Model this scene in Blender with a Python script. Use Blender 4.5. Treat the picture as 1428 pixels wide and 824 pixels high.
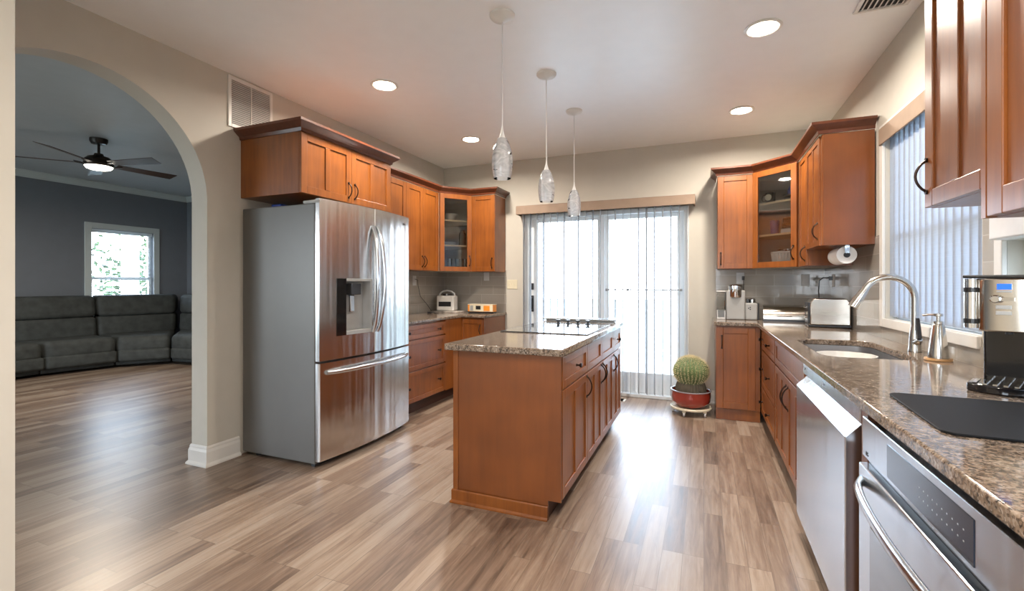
import bpy, bmesh, math, random
from mathutils import Vector, Matrix
from mathutils.geometry import tessellate_polygon
random.seed(7)
S = bpy.context.scene
COL = S.collection
for o in list(bpy.data.objects): bpy.data.objects.remove(o)
PI = math.pi
def R(d): return math.radians(d)

# ---------------------------------------------------------------- camera
cam = bpy.data.cameras.new('camera'); camo = bpy.data.objects.new('camera', cam); COL.objects.link(camo)
camo.location = (0, 0, 1.27); camo.rotation_euler = (R(90), 0, 0.39)
cam.sensor_width = 36; cam.lens = 651.1 / 1428 * 36; cam.shift_y = -16.0 / 1428; cam.clip_start = 0.02
S.camera = camo
S.view_settings.view_transform = 'Standard'; S.view_settings.look = 'None'
S.view_settings.gamma = 1; S.view_settings.use_curve_mapping = False
S.view_settings.exposure = 0.12

# ---------------------------------------------------------------- sky and lights
SKY = 12.0
LAMP = 34.0
w = bpy.data.worlds.new('sky'); S.world = w; w.use_nodes = True
nt = w.node_tree; nt.nodes.clear()
wo = nt.nodes.new('ShaderNodeOutputWorld'); bg = nt.nodes.new('ShaderNodeBackground')
tc = nt.nodes.new('ShaderNodeTexCoord'); sx = nt.nodes.new('ShaderNodeSeparateXYZ'); rp = nt.nodes.new('ShaderNodeValToRGB')
nt.links.new(tc.outputs['Generated'], sx.inputs[0]); nt.links.new(sx.outputs['Z'], rp.inputs[0])
rp.color_ramp.elements[0].position = 0.0; rp.color_ramp.elements[0].color = (0.86, 0.93, 1.0, 1)
rp.color_ramp.elements[1].position = 0.6; rp.color_ramp.elements[1].color = (0.60, 0.78, 1.0, 1)
nt.links.new(rp.outputs[0], bg.inputs[0]); bg.inputs[1].default_value = SKY
nt.links.new(bg.outputs[0], wo.inputs[0])
def portal(name, loc, rot, sx_, sy_):
    l = bpy.data.lights.new(name, 'AREA'); l.shape = 'RECTANGLE'; l.size = sx_; l.size_y = sy_
    l.cycles.is_portal = True
    o = bpy.data.objects.new(name, l); COL.objects.link(o); o.location = loc; o.rotation_euler = rot
portal('sky_portal_slider', (-1.09, 5.60, 1.05), (R(-90), 0, 0), 1.95, 2.1)
portal('sky_portal_sink', (1.26, 3.2, 1.65), (R(90), 0, R(90)), 1.3, 1.3)
portal('sky_portal_side', (1.26, 1.8, 1.24), (R(90), 0, R(90)), 1.3, 0.5)
portal('sky_portal_living', (-9.6, 4.98, 1.5), (R(90), 0, R(-90)), 1.0, 1.5)
portal('sky_portal_front', (-0.5, -2.65, 1.55), (R(90), 0, 0), 1.6, 1.3)

portal('sky_portal_living_front', (-6.7, -2.65, 1.35), (R(90), 0, 0), 3.0, 2.1)
# ---------------------------------------------------------------- materials
def newmat(name):
    m = bpy.data.materials.new(name); m.use_nodes = True
    return m, m.node_tree, m.node_tree.nodes['Principled BSDF']
def simple(name, col, rough=.5, metal=0, coat=0, spec=.5, emit=None, es=0, aniso=0, bump=None, trans=0, var=.06):
    m, n, b = newmat(name)
    b.inputs['Roughness'].default_value = rough; b.inputs['Metallic'].default_value = metal
    b.inputs['Coat Weight'].default_value = coat; b.inputs['Coat Roughness'].default_value = .08
    b.inputs['Specular IOR Level'].default_value = spec
    b.inputs['Anisotropic'].default_value = aniso
    if trans: b.inputs['Transmission Weight'].default_value = trans
    t = n.nodes.new('ShaderNodeTexCoord'); no = n.nodes.new('ShaderNodeTexNoise'); no.inputs['Scale'].default_value = 9
    n.links.new(t.outputs['Object'], no.inputs['Vector'])
    r = n.nodes.new('ShaderNodeValToRGB'); n.links.new(no.outputs['Fac'], r.inputs[0])
    r.color_ramp.elements[0].position = .3; r.color_ramp.elements[1].position = .7
    r.color_ramp.elements[0].color = tuple(c * (1 - var) for c in col) + (1,)
    r.color_ramp.elements[1].color = tuple(min(1, c * (1 + var)) for c in col) + (1,)
    n.links.new(r.outputs[0], b.inputs['Base Color'])
    if emit: b.inputs['Emission Color'].default_value = emit + (1,); b.inputs['Emission Strength'].default_value = es
    if bump:
        sc, st, dist = bump
        q = n.nodes.new('ShaderNodeTexNoise'); q.inputs['Detail'].default_value = 6
        mp = n.nodes.new('ShaderNodeMapping'); mp.inputs['Scale'].default_value = sc
        n.links.new(t.outputs['Object'], mp.inputs[0]); n.links.new(mp.outputs[0], q.inputs['Vector']); q.inputs['Scale'].default_value = 1
        bu = n.nodes.new('ShaderNodeBump'); bu.inputs['Strength'].default_value = st; bu.inputs['Distance'].default_value = dist
        n.links.new(q.outputs['Fac'], bu.inputs['Height']); n.links.new(bu.outputs[0], b.inputs['Normal'])
    return m
def wood(name, c0, c1, scale=(14, 14, 1.1), rough=.34, coat=.2, blot=.5):
    m, n, b = newmat(name)
    t = n.nodes.new('ShaderNodeTexCoord'); mp = n.nodes.new('ShaderNodeMapping'); mp.inputs['Scale'].default_value = scale
    n.links.new(t.outputs['Object'], mp.inputs[0])
    a = n.nodes.new('ShaderNodeTexNoise'); a.inputs['Scale'].default_value = 2.2; a.inputs['Detail'].default_value = 7; a.inputs['Roughness'].default_value = .62
    n.links.new(mp.outputs[0], a.inputs['Vector'])
    c = n.nodes.new('ShaderNodeTexNoise'); c.inputs['Scale'].default_value = 3.2; c.inputs['Detail'].default_value = 2
    n.links.new(t.outputs['Object'], c.inputs['Vector'])
    mx = n.nodes.new('ShaderNodeMix'); mx.data_type = 'FLOAT'; mx.inputs[0].default_value = blot
    n.links.new(a.outputs['Fac'], mx.inputs[2]); n.links.new(c.outputs['Fac'], mx.inputs[3])
    r = n.nodes.new('ShaderNodeValToRGB'); n.links.new(mx.outputs[0], r.inputs[0])
    r.color_ramp.elements[0].position = .34; r.color_ramp.elements[1].position = .66
    r.color_ramp.elements[0].color = c0 + (1,); r.color_ramp.elements[1].color = c1 + (1,)
    n.links.new(r.outputs[0], b.inputs['Base Color'])
    b.inputs['Roughness'].default_value = rough; b.inputs['Coat Weight'].default_value = coat; b.inputs['Coat Roughness'].default_value = .15
    return m
def granite(name):
    m, n, b = newmat(name)
    t = n.nodes.new('ShaderNodeTexCoord')
    def ramp(src, stops):
        r = n.nodes.new('ShaderNodeValToRGB'); n.links.new(src, r.inputs[0])
        els = r.color_ramp.elements
        while len(els) < len(stops): els.new(.5)
        for e, (p, c) in zip(els, stops): e.position = p; e.color = c + (1,)
        return r.outputs[0]
    v = n.nodes.new('ShaderNodeTexVoronoi'); v.inputs['Scale'].default_value = 190; n.links.new(t.outputs['Object'], v.inputs['Vector'])
    sp = n.nodes.new('ShaderNodeSeparateColor'); n.links.new(v.outputs['Color'], sp.inputs[0])
    c1 = ramp(sp.outputs[0], [(0, (.012, .011, .012)), (.22, (.06, .045, .035)), (.42, (.20, .145, .10)), (.7, (.25, .19, .14)), (1, (.40, .34, .29))])
    q = n.nodes.new('ShaderNodeTexNoise'); q.inputs['Scale'].default_value = 45; q.inputs['Detail'].default_value = 5; n.links.new(t.outputs['Object'], q.inputs['Vector'])
    c2 = ramp(q.outputs['Fac'], [(.40, (.03, .025, .022)), (.5, (.19, .13, .09)), (.62, (.31, .25, .20))])
    mx = n.nodes.new('ShaderNodeMix'); mx.data_type = 'RGBA'; mx.inputs[0].default_value = .42
    n.links.new(c1, mx.inputs[6]); n.links.new(c2, mx.inputs[7]); n.links.new(mx.outputs[2], b.inputs['Base Color'])
    b.inputs['Roughness'].default_value = .09; b.inputs['Specular IOR Level'].default_value = .6
    return m
def planks(name):
    m, n, b = newmat(name)
    t = n.nodes.new('ShaderNodeTexCoord'); s = n.nodes.new('ShaderNodeSeparateXYZ'); cb = n.nodes.new('ShaderNodeCombineXYZ')
    n.links.new(t.outputs['Object'], s.inputs[0]); n.links.new(s.outputs['Y'], cb.inputs['X']); n.links.new(s.outputs['X'], cb.inputs['Y'])
    br = n.nodes.new('ShaderNodeTexBrick'); n.links.new(cb.outputs[0], br.inputs['Vector'])
    br.inputs['Scale'].default_value = 1; br.inputs['Brick Width'].default_value = .78; br.inputs['Row Height'].default_value = .092
    br.inputs['Mortar Size'].default_value = .0013; br.inputs['Mortar Smooth'].default_value = .3; br.offset = .41; br.offset_frequency = 3
    br.inputs['Color1'].default_value = (0, 0, 0, 1); br.inputs['Color2'].default_value = (1, 1, 1, 1); br.inputs['Mortar'].default_value = (.5, .5, .5, 1)
    mp = n.nodes.new('ShaderNodeMapping'); mp.inputs['Scale'].default_value = (26, 1.7, 1); n.links.new(t.outputs['Object'], mp.inputs[0])
    # shift the grain per plank
    vm = n.nodes.new('ShaderNodeVectorMath'); vm.operation = 'MULTIPLY_ADD'
    n.links.new(br.outputs['Color'], vm.inputs[0]); vm.inputs[1].default_value = (7, 31, 5); n.links.new(mp.outputs[0], vm.inputs[2])
    g = n.nodes.new('ShaderNodeTexNoise'); g.inputs['Scale'].default_value = 1.5; g.inputs['Detail'].default_value = 8; g.inputs['Roughness'].default_value = .65; g.inputs['Distortion'].default_value = .6
    n.links.new(vm.outputs[0], g.inputs['Vector'])
    mx = n.nodes.new('ShaderNodeMix'); mx.data_type = 'FLOAT'; mx.inputs[0].default_value = .72
    n.links.new(br.outputs['Color'], mx.inputs[2]); n.links.new(g.outputs['Fac'], mx.inputs[3])
    r = n.nodes.new('ShaderNodeValToRGB'); n.links.new(mx.outputs[0], r.inputs[0]); e = r.color_ramp.elements
    while len(e) < 5: e.new(.5)
    for k, (p, c) in enumerate([(.26, (.085, .056, .040)), (.40, (.165, .110, .078)), (.5, (.225, .160, .116)), (.60, (.285, .215, .162)), (.76, (.335, .275, .222))]):
        e[k].position = p; e[k].color = c + (1,)
    dk = n.nodes.new('ShaderNodeMix'); dk.data_type = 'RGBA'; n.links.new(br.outputs['Fac'], dk.inputs[0])
    n.links.new(r.outputs[0], dk.inputs[6]); dk.inputs[7].default_value = (.12, .085, .06, 1)
    n.links.new(dk.outputs[2], b.inputs['Base Color'])
    rr = n.nodes.new('ShaderNodeMapRange'); n.links.new(g.outputs['Fac'], rr.inputs[0]); rr.inputs[3].default_value = .26; rr.inputs[4].default_value = .42
    n.links.new(rr.outputs[0], b.inputs['Roughness']); b.inputs['Specular IOR Level'].default_value = .8
    bu = n.nodes.new('ShaderNodeBump'); bu.inputs['Strength'].default_value = .12; bu.inputs['Distance'].default_value = .004
    n.links.new(g.outputs['Fac'], bu.inputs['Height']); n.links.new(bu.outputs[0], b.inputs['Normal'])
    return m
def tiles(name, axis):
    m, n, b = newmat(name)
    t = n.nodes.new('ShaderNodeTexCoord'); s = n.nodes.new('ShaderNodeSeparateXYZ'); cb = n.nodes.new('ShaderNodeCombineXYZ')
    n.links.new(t.outputs['Object'], s.inputs[0]); n.links.new(s.outputs[axis], cb.inputs['X']); n.links.new(s.outputs['Z'], cb.inputs['Y'])
    ad = n.nodes.new('ShaderNodeVectorMath'); ad.inputs[1].default_value = (0, -.915, 0); n.links.new(cb.outputs[0], ad.inputs[0])
    br = n.nodes.new('ShaderNodeTexBrick'); n.links.new(ad.outputs[0], br.inputs['Vector'])
    br.inputs['Scale'].default_value = 1; br.inputs['Brick Width'].default_value = .33; br.inputs['Row Height'].default_value = .112
    br.inputs['Mortar Size'].default_value = .0022; br.inputs['Mortar Smooth'].default_value = .2
    br.inputs['Color1'].default_value = (.30, .275, .24, 1); br.inputs['Color2'].default_value = (.36, .33, .29, 1); br.inputs['Mortar'].default_value = (.46, .43, .38, 1)
    n.links.new(br.outputs['Color'], b.inputs['Base Color'])
    b.inputs['Roughness'].default_value = .12; b.inputs['Coat Weight'].default_value = .5; b.inputs['Coat Roughness'].default_value = .05
    q = n.nodes.new('ShaderNodeTexNoise'); q.inputs['Scale'].default_value = 12; n.links.new(t.outputs['Object'], q.inputs['Vector'])
    iv = n.nodes.new('ShaderNodeMath'); iv.operation = 'MULTIPLY_ADD'; n.links.new(br.outputs['Fac'], iv.inputs[0]); iv.inputs[1].default_value = -1
    n.links.new(q.outputs['Fac'], iv.inputs[2])
    bu = n.nodes.new('ShaderNodeBump'); bu.inputs['Strength'].default_value = .25; bu.inputs['Distance'].default_value = .004
    n.links.new(iv.outputs[0], bu.inputs['Height']); n.links.new(bu.outputs[0], b.inputs['Normal'])
    return m
def steel(name, col=(.62, .61, .60), rough=.22, streak=(60, 60, .6), st=.10, wave=0, metal=1.0):
    m, n, b = newmat(name)
    b.inputs['Base Color'].default_value = col + (1,); b.inputs['Metallic'].default_value = metal; b.inputs['Anisotropic'].default_value = .5
    t = n.nodes.new('ShaderNodeTexCoord'); mp = n.nodes.new('ShaderNodeMapping'); mp.inputs['Scale'].default_value = streak
    n.links.new(t.outputs['Object'], mp.inputs[0]); q = n.nodes.new('ShaderNodeTexNoise'); q.inputs['Scale'].default_value = 1; q.inputs['Detail'].default_value = 5
    n.links.new(mp.outputs[0], q.inputs['Vector'])
    r = n.nodes.new('ShaderNodeMapRange'); n.links.new(q.outputs['Fac'], r.inputs[0]); r.inputs[3].default_value = rough * .75; r.inputs[4].default_value = rough * 1.3
    n.links.new(r.outputs[0], b.inputs['Roughness'])
    bu = n.nodes.new('ShaderNodeBump'); bu.inputs['Strength'].default_value = st; bu.inputs['Distance'].default_value = .001
    n.links.new(q.outputs['Fac'], bu.inputs['Height']); last = bu
    if wave:
        mp2 = n.nodes.new('ShaderNodeMapping'); mp2.inputs['Scale'].default_value = (13, 13, .45); n.links.new(t.outputs['Object'], mp2.inputs[0])
        q2 = n.nodes.new('ShaderNodeTexNoise'); q2.inputs['Scale'].default_value = 1; q2.inputs['Detail'].default_value = 1; n.links.new(mp2.outputs[0], q2.inputs['Vector'])
        b2 = n.nodes.new('ShaderNodeBump'); b2.inputs['Strength'].default_value = wave; b2.inputs['Distance'].default_value = .01
        n.links.new(q2.outputs['Fac'], b2.inputs['Height']); n.links.new(bu.outputs[0], b2.inputs['Normal']); last = b2
    n.links.new(last.outputs[0], b.inputs['Normal'])
    return m
def pane(name, tint=(.96, .98, 1), refl=1.0):
    m = bpy.data.materials.new(name); m.use_nodes = True; n = m.node_tree; n.nodes.clear()
    o = n.nodes.new('ShaderNodeOutputMaterial'); tr = n.nodes.new('ShaderNodeBsdfTransparent'); tr.inputs[0].default_value = tint + (1,)
    g = n.nodes.new('ShaderNodeBsdfGlossy'); g.inputs['Roughness'].default_value = .02
    f = n.nodes.new('ShaderNodeFresnel'); f.inputs[0].default_value = 1.5
    mm = n.nodes.new('ShaderNodeMath'); mm.operation = 'MULTIPLY'; mm.inputs[1].default_value = refl; n.links.new(f.outputs[0], mm.inputs[0])
    mx = n.nodes.new('ShaderNodeMixShader'); n.links.new(mm.outputs[0], mx.inputs[0]); n.links.new(tr.outputs[0], mx.inputs[1]); n.links.new(g.outputs[0], mx.inputs[2])
    n.links.new(mx.outputs[0], o.inputs[0]); return m
def sheer(name, col, transl=.5, through=0.0):
    m = bpy.data.materials.new(name); m.use_nodes = True; n = m.node_tree; n.nodes.clear()
    o = n.nodes.new('ShaderNodeOutputMaterial'); d = n.nodes.new('ShaderNodeBsdfDiffuse'); d.inputs[0].default_value = col + (1,)
    t = n.nodes.new('ShaderNodeBsdfTranslucent'); t.inputs[0].default_value = col + (1,)
    tc_ = n.nodes.new('ShaderNodeTexCoord'); q = n.nodes.new('ShaderNodeTexNoise'); mp = n.nodes.new('ShaderNodeMapping'); mp.inputs['Scale'].default_value = (6, 6, 70)
    n.links.new(tc_.outputs['Object'], mp.inputs[0]); n.links.new(mp.outputs[0], q.inputs['Vector']); q.inputs['Scale'].default_value = 2
    r = n.nodes.new('ShaderNodeValToRGB'); n.links.new(q.outputs['Fac'], r.inputs[0])
    r.color_ramp.elements[0].color = tuple(c * .86 for c in col) + (1,); r.color_ramp.elements[1].color = col + (1,)
    n.links.new(r.outputs[0], d.inputs[0]); n.links.new(r.outputs[0], t.inputs[0])
    mx = n.nodes.new('ShaderNodeMixShader'); mx.inputs[0].default_value = transl
    n.links.new(d.outputs[0], mx.inputs[1]); n.links.new(t.outputs[0], mx.inputs[2]); last = mx
    if through:
        tp = n.nodes.new('ShaderNodeBsdfTransparent'); m2 = n.nodes.new('ShaderNodeMixShader'); m2.inputs[0].default_value = through
        n.links.new(mx.outputs[0], m2.inputs[1]); n.links.new(tp.outputs[0], m2.inputs[2]); last = m2
    n.links.new(last.outputs[0], o.inputs[0]); return m
def swirl_glass(name):
    m = bpy.data.materials.new(name); m.use_nodes = True; n = m.node_tree; n.nodes.clear()
    o = n.nodes.new('ShaderNodeOutputMaterial'); t = n.nodes.new('ShaderNodeTexCoord')
    mp = n.nodes.new('ShaderNodeMapping'); mp.inputs['Rotation'].default_value = (R(20), R(10), 0); mp.inputs['Scale'].default_value = (5, 5, 11)
    n.links.new(t.outputs['Object'], mp.inputs[0])
    q = n.nodes.new('ShaderNodeTexNoise'); q.inputs['Scale'].default_value = 1.0; q.inputs['Detail'].default_value = 3; q.inputs['Distortion'].default_value = 2.2
    n.links.new(mp.outputs[0], q.inputs['Vector'])
    r = n.nodes.new('ShaderNodeValToRGB'); n.links.new(q.outputs['Fac'], r.inputs[0]); e = r.color_ramp.elements
    while len(e) < 5: e.new(.5)
    for k, (p, c) in enumerate([(.30, (.10, .10, .11)), (.36, (.85, .86, .88)), (.5, (.66, .67, .69)), (.56, (.93, .93, .94)), (.72, (.55, .56, .58))]):
        e[k].position = p; e[k].color = c + (1,)
    d = n.nodes.new('ShaderNodeBsdfDiffuse'); tl = n.nodes.new('ShaderNodeBsdfTranslucent'); tr = n.nodes.new('ShaderNodeBsdfTransparent'); g = n.nodes.new('ShaderNodeBsdfGlossy'); g.inputs['Roughness'].default_value = .04
    n.links.new(r.outputs[0], d.inputs[0]); n.links.new(r.outputs[0], tl.inputs[0])
    a = n.nodes.new('ShaderNodeMixShader'); a.inputs[0].default_value = .5; n.links.new(d.outputs[0], a.inputs[1]); n.links.new(tl.outputs[0], a.inputs[2])
    b2 = n.nodes.new('ShaderNodeMixShader'); b2.inputs[0].default_value = .38; n.links.new(a.outputs[0], b2.inputs[1]); n.links.new(tr.outputs[0], b2.inputs[2])
    f = n.nodes.new('ShaderNodeFresnel'); f.inputs[0].default_value = 1.5
    c2 = n.nodes.new('ShaderNodeMixShader'); n.links.new(f.outputs[0], c2.inputs[0]); n.links.new(b2.outputs[0], c2.inputs[1]); n.links.new(g.outputs[0], c2.inputs[2])
    n.links.new(c2.outputs[0], o.inputs[0]); return m

M = dict(
 wall=simple('warm_grey_wall_paint', (.56, .53, .465), .6, spec=.3, var=.015),
 ceil=simple('white_ceiling_paint', (.90, .905, .905), .34, spec=.45, var=.01),
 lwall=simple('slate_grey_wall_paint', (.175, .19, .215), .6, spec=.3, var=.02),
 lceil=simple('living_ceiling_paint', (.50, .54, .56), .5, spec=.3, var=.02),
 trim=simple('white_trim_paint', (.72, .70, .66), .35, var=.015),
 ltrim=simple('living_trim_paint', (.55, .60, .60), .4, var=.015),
 vinyl=simple('white_vinyl_frame', (.84, .87, .88), .3, var=.01),
 floor=planks('oak_vinyl_planks'), cherry=wood('cherry_wood', (.145, .040, .007), (.28, .086, .013)),
 cherry2=wood('cherry_wood_end_panel', (.135, .040, .010), (.21, .063, .015), blot=.7),
 cherryd=wood('dark_cherry_crown', (.075, .020, .008), (.13, .036, .013)),
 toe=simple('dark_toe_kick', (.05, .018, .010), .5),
 maple=wood('maple_shelf', (.66, .48, .28), (.78, .60, .38), scale=(2, 14, 14), rough=.4, coat=.1),
 cabin=simple('cabinet_interior', (.42, .38, .32), .6),
 granite=granite('speckled_granite'), tx=tiles('glass_subway_tile_back', 'X'), ty=tiles('glass_subway_tile_side', 'Y'),
 steel=steel('brushed_stainless', (.58, .56, .54), wave=.9), steelf=steel('appliance_stainless', (.64, .68, .72), .2, wave=.12),
 steelp=steel('small_appliance_steel', (.60, .56, .50), .2, streak=(4, 60, 60)), chrome=steel('chrome', (.75, .75, .75), .08, st=0),
 nickel=steel('brushed_nickel', (.62, .60, .56), .2, st=.03),
 fside=simple('grey_fridge_side', (.120, .116, .108), .36, metal=.25, bump=((220, 220, 220), .06, .001), var=.02),
 dark=simple('dark_plastic', (.02, .02, .022), .3), black=simple('gloss_black', (.008, .008, .009), .08, coat=.6),
 grey=simple('grey_plastic', (.32, .32, .31), .4), lgrey=simple('light_grey_plastic', (.55, .55, .54), .4),
 white=simple('white_plastic', (.75, .74, .72), .35), bronze=simple('dark_bronze_pull', (.035, .022, .018), .28, metal=.8),
 glassblk=simple('black_ceramic_glass', (.008, .009, .010), .03, coat=1, spec=.8),
 sofa=simple('charcoal_suede', (.048, .052, .050), .75, spec=.25, bump=((9, 9, 9), .35, .02), var=.22),
 sofad=simple('dark_seam', (.012, .012, .012), .9),
 fan=simple('bronze_fan_metal', (.030, .022, .018), .35, metal=.6), blade=wood('walnut_fan_blade', (.05, .028, .020), (.10, .055, .038), scale=(1, 14, 14), rough=.3),
 pane=pane('clear_window_glass', refl=.6), cpane=pane('cabinet_glass', (.93, .94, .93), 1.3),
 vane=sheer('sheer_white_vane', (.42, .44, .46), .12, .0), vaneb=sheer('sink_window_vane', (.56, .61, .68), .5, .0),
 slat=sheer('white_blind_slat', (.80, .82, .84), .5), tan=simple('tan_fabric_valance', (.31, .225, .165), .7, var=.08, bump=((300, 300, 300), .2, .001)),
 pend=swirl_glass('swirled_art_glass'), satin=simple('white_satin_metal', (.78, .77, .74), .3),
 glow=simple('lit_diffuser', (1, 1, 1), .5, emit=(1.0, .90, .74), es=22), fglow=simple('fan_light_glow', (1, 1, 1), .5, emit=(1.0, .93, .80), es=9),
 red=simple('glazed_red_pot', (.30, .035, .022), .12, coat=.8, var=.2), clay=simple('pot_rim_glaze', (.24, .22, .24), .25),
 cactus=simple('cactus_green', (.10, .15, .055), .6, var=.2), cactusb=simple('corky_cactus_base', (.10, .085, .06), .8, var=.3, bump=((60, 60, 12), .8, .01)),
 spine=simple('straw_spine', (.72, .62, .38), .5), cream=simple('cream_plastic', (.70, .64, .48), .4),
 soil=simple('soil', (.03, .02, .015), .9), orange=simple('orange_panel', (.80, .28, .03), .4), lcd=simple('blue_lit_display', (.02, .1, .6), .2, emit=(.02, .16, .95), es=1.0),
 darkdisp=simple('oven_display_glass', (.010, .016, .032), .12, coat=.2), bamboo=wood('bamboo_coaster', (.45, .24, .09), (.60, .35, .15), scale=(3, 12, 12)),
 paper=simple('white_paper', (.85, .84, .82), .8), blue=simple('blue_glaze', (.02, .05, .25), .3), ceramic=simple('white_ceramic', (.72, .70, .66), .2),
 mosaic=simple('speckled_trivet', (.40, .36, .32), .4, var=.6), deck=simple('pale_composite_deck', (.55, .55, .53), .8), lawn=simple('lawn_green', (.34, .36, .30), .9),
 leaf=simple('leaf_green', (.06, .10, .03), .8, var=.6), bark=simple('bark_brown', (.12, .09, .07), .9), mirror=steel('sink_steel', (.50, .50, .51), .38, st=.03),
 rubber=simple('matte_black_mat', (.008, .0085, .010), .55, spec=.12, bump=((500, 500, 500), .1, .001)), extwall=simple('pale_siding', (.7, .72, .74), .8),
 clearp=pane('clear_plastic', (.86, .86, .85), 2.0), txt=simple('dark_letter_print', (.03, .03, .035), .4), wtxt=simple('pale_letter_print', (.6, .6, .6), .4),
)
# ---------------------------------------------------------------- builders
class MB:
    def __init__(s): s.bm = bmesh.new()
    def poly(s, vs, faces, mi=0):
        b = [s.bm.verts.new(v) for v in vs]
        for f in faces:
            try: q = s.bm.faces.new([b[i] for i in f]); q.material_index = mi
            except ValueError: pass
        return s
    def box(s, x0, x1, y0, y1, z0, z1, mi=0):
        return s.poly([(x, y, z) for z in (z0, z1) for y in (y0, y1) for x in (x0, x1)],
                      [(0, 2, 3, 1), (4, 5, 7, 6), (0, 1, 5, 4), (2, 6, 7, 3), (0, 4, 6, 2), (1, 3, 7, 5)], mi)
    def prism(s, pts, a0, a1, axis='z', mi=0):
        def P(p, a): return {'z': (p[0], p[1], a), 'x': (a, p[0], p[1]), 'y': (p[0], a, p[1])}[axis]
        n = len(pts); v = [P(p, a0) for p in pts] + [P(p, a1) for p in pts]
        return s.poly(v, [tuple(range(n - 1, -1, -1)), tuple(range(n, 2 * n))] + [(i, (i + 1) % n, n + (i + 1) % n, n + i) for i in range(n)], mi)
    def holed(s, outer, hole, a0, a1, axis='z', mi=0):
        def P(p, a): return {'z': (p[0], p[1], a), 'x': (a, p[0], p[1]), 'y': (p[0], a, p[1])}[axis]
        al = list(outer) + list(hole); tri = tessellate_polygon([[Vector((p[0], p[1], 0)) for p in outer], [Vector((p[0], p[1], 0)) for p in hole]])
        n = len(al); no = len(outer); nh = len(hole)
        fs = [tuple(t) for t in tri] + [tuple(n + i for i in reversed(t)) for t in tri]
        fs += [(i, (i + 1) % no, n + (i + 1) % no, n + i) for i in range(no)]
        fs += [(no + i, n + no + i, n + no + (i + 1) % nh, no + (i + 1) % nh) for i in range(nh)]
        return s.poly([P(p, a0) for p in al] + [P(p, a1) for p in al], fs, mi)
    def ring(s, rings, closed=False, cap=True, mi=0):
        bs = [[s.bm.verts.new(p) for p in r] for r in rings]; n = len(bs[0])
        rng = range(len(bs)) if closed else range(len(bs) - 1)
        for k in rng:
            a, b = bs[k], bs[(k + 1) % len(bs)]
            for i in range(n):
                f = s.bm.faces.new((a[i], a[(i + 1) % n], b[(i + 1) % n], b[i])); f.material_index = mi
        if cap and not closed:
            s.bm.faces.new(list(reversed(bs[0]))).material_index = mi; s.bm.faces.new(bs[-1]).material_index = mi
        return s
    def tube(s, pts, r, seg=10, mi=0, flat=1.0):
        pts = [Vector(p) for p in pts]; n = len(pts); rs = r if isinstance(r, (list, tuple)) else [r] * n
        rings = []; up = None
        for i, p in enumerate(pts):
            t = (pts[min(i + 1, n - 1)] - pts[max(i - 1, 0)]).normalized()
            if up is None:
                up = Vector((0, 0, 1)) if abs(t.z) < .9 else Vector((0, 1, 0))
            a = t.cross(up).normalized(); b = a.cross(t).normalized(); up = b
            rings.append([p + (a * math.cos(2 * PI * k / seg) * flat + b * math.sin(2 * PI * k / seg)) * rs[i] for k in range(seg)])
        return s.ring(rings, mi=mi)
    def cyl(s, p0, p1, r0, r1=None, seg=20, mi=0): return s.tube([p0, p1], [r0, r0 if r1 is None else r1], seg, mi)
    def lathe(s, prof, c=(0, 0, 0), seg=32, axis='z', mi=0, wob=None, cap=True):
        rings = []
        for r, h in prof:
            rr = []
            for k in range(seg):
                a = 2 * PI * k / seg; q = max(r, .0004) * (wob(a, h) if wob else 1)
                v = (q * math.cos(a), q * math.sin(a), h)
                if axis == 'x': v = (h, v[0], v[1])
                if axis == 'y': v = (v[1], h, v[0])
                rr.append(Vector(v) + Vector(c))
            rings.append(rr)
        return s.ring(rings, mi=mi, cap=cap)
    def sweep(s, path, prof, closed=False, mi=0, tint=None):
        n = len(path); P = [Vector(p) for p in path]; rings = []
        for i in range(n):
            d0 = (P[i] - P[i - 1]).normalized() if i > 0 else None; d1 = (P[i + 1] - P[i]).normalized() if i < n - 1 else None
            nr = lambda d: Vector((d.y, -d.x))
            if d0 is None: m = nr(d1)
            elif d1 is None: m = nr(d0)
            else:
                a, b = nr(d0), nr(d1); m = (a + b) / (1 + a.dot(b))
            rings.append([(P[i].x + m.x * o, P[i].y + m.y * o, z) for o, z in prof])
        return s.ring(rings, mi=mi)
    def done(s, name, mat, parent=None, bevel=0, smooth=False, seg=2, sub=0, loc=None, rot=None, ang=35):
        bmesh.ops.recalc_face_normals(s.bm, faces=s.bm.faces)
        me = bpy.data.meshes.new(name); s.bm.to_mesh(me); s.bm.free()
        for m in (mat if isinstance(mat, (list, tuple)) else [mat]): me.materials.append(M[m] if isinstance(m, str) else m)
        o = bpy.data.objects.new(name, me); COL.objects.link(o)
        if parent: o.parent = parent
        if loc: o.location = loc
        if rot: o.rotation_euler = rot
        if bevel:
            b = o.modifiers.new('bevel', 'BEVEL'); b.width = bevel; b.segments = seg; b.limit_method = 'ANGLE'; b.angle_limit = R(40)
        if sub:
            q = o.modifiers.new('sub', 'SUBSURF'); q.levels = sub; q.render_levels = sub
        if smooth:
            me.shade_smooth()
            try: me.set_sharp_from_angle(angle=R(ang))
            except Exception: pass
        return o
def thing(name, label, cat, loc=(0, 0, 0), rz=0, group=None):
    o = bpy.data.objects.new(name, None); COL.objects.link(o); o.empty_display_size = .1
    o.location = loc; o.rotation_euler = (0, 0, rz); o['label'] = label; o['category'] = cat
    if group: o['group'] = group
    return o
def tag(o, label, cat, group=None, kind=None):
    o['label'] = label; o['category'] = cat
    if group: o['group'] = group
    if kind: o['kind'] = kind
    return o
def struct(o, label=None):
    o['kind'] = 'structure'
    if label: o['label'] = label
    return o
def copy_tree(o, parent=None):
    c = o.copy(); COL.objects.link(c); c.parent = parent
    for ch in list(o.children): copy_tree(ch, c)
    return c
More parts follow.
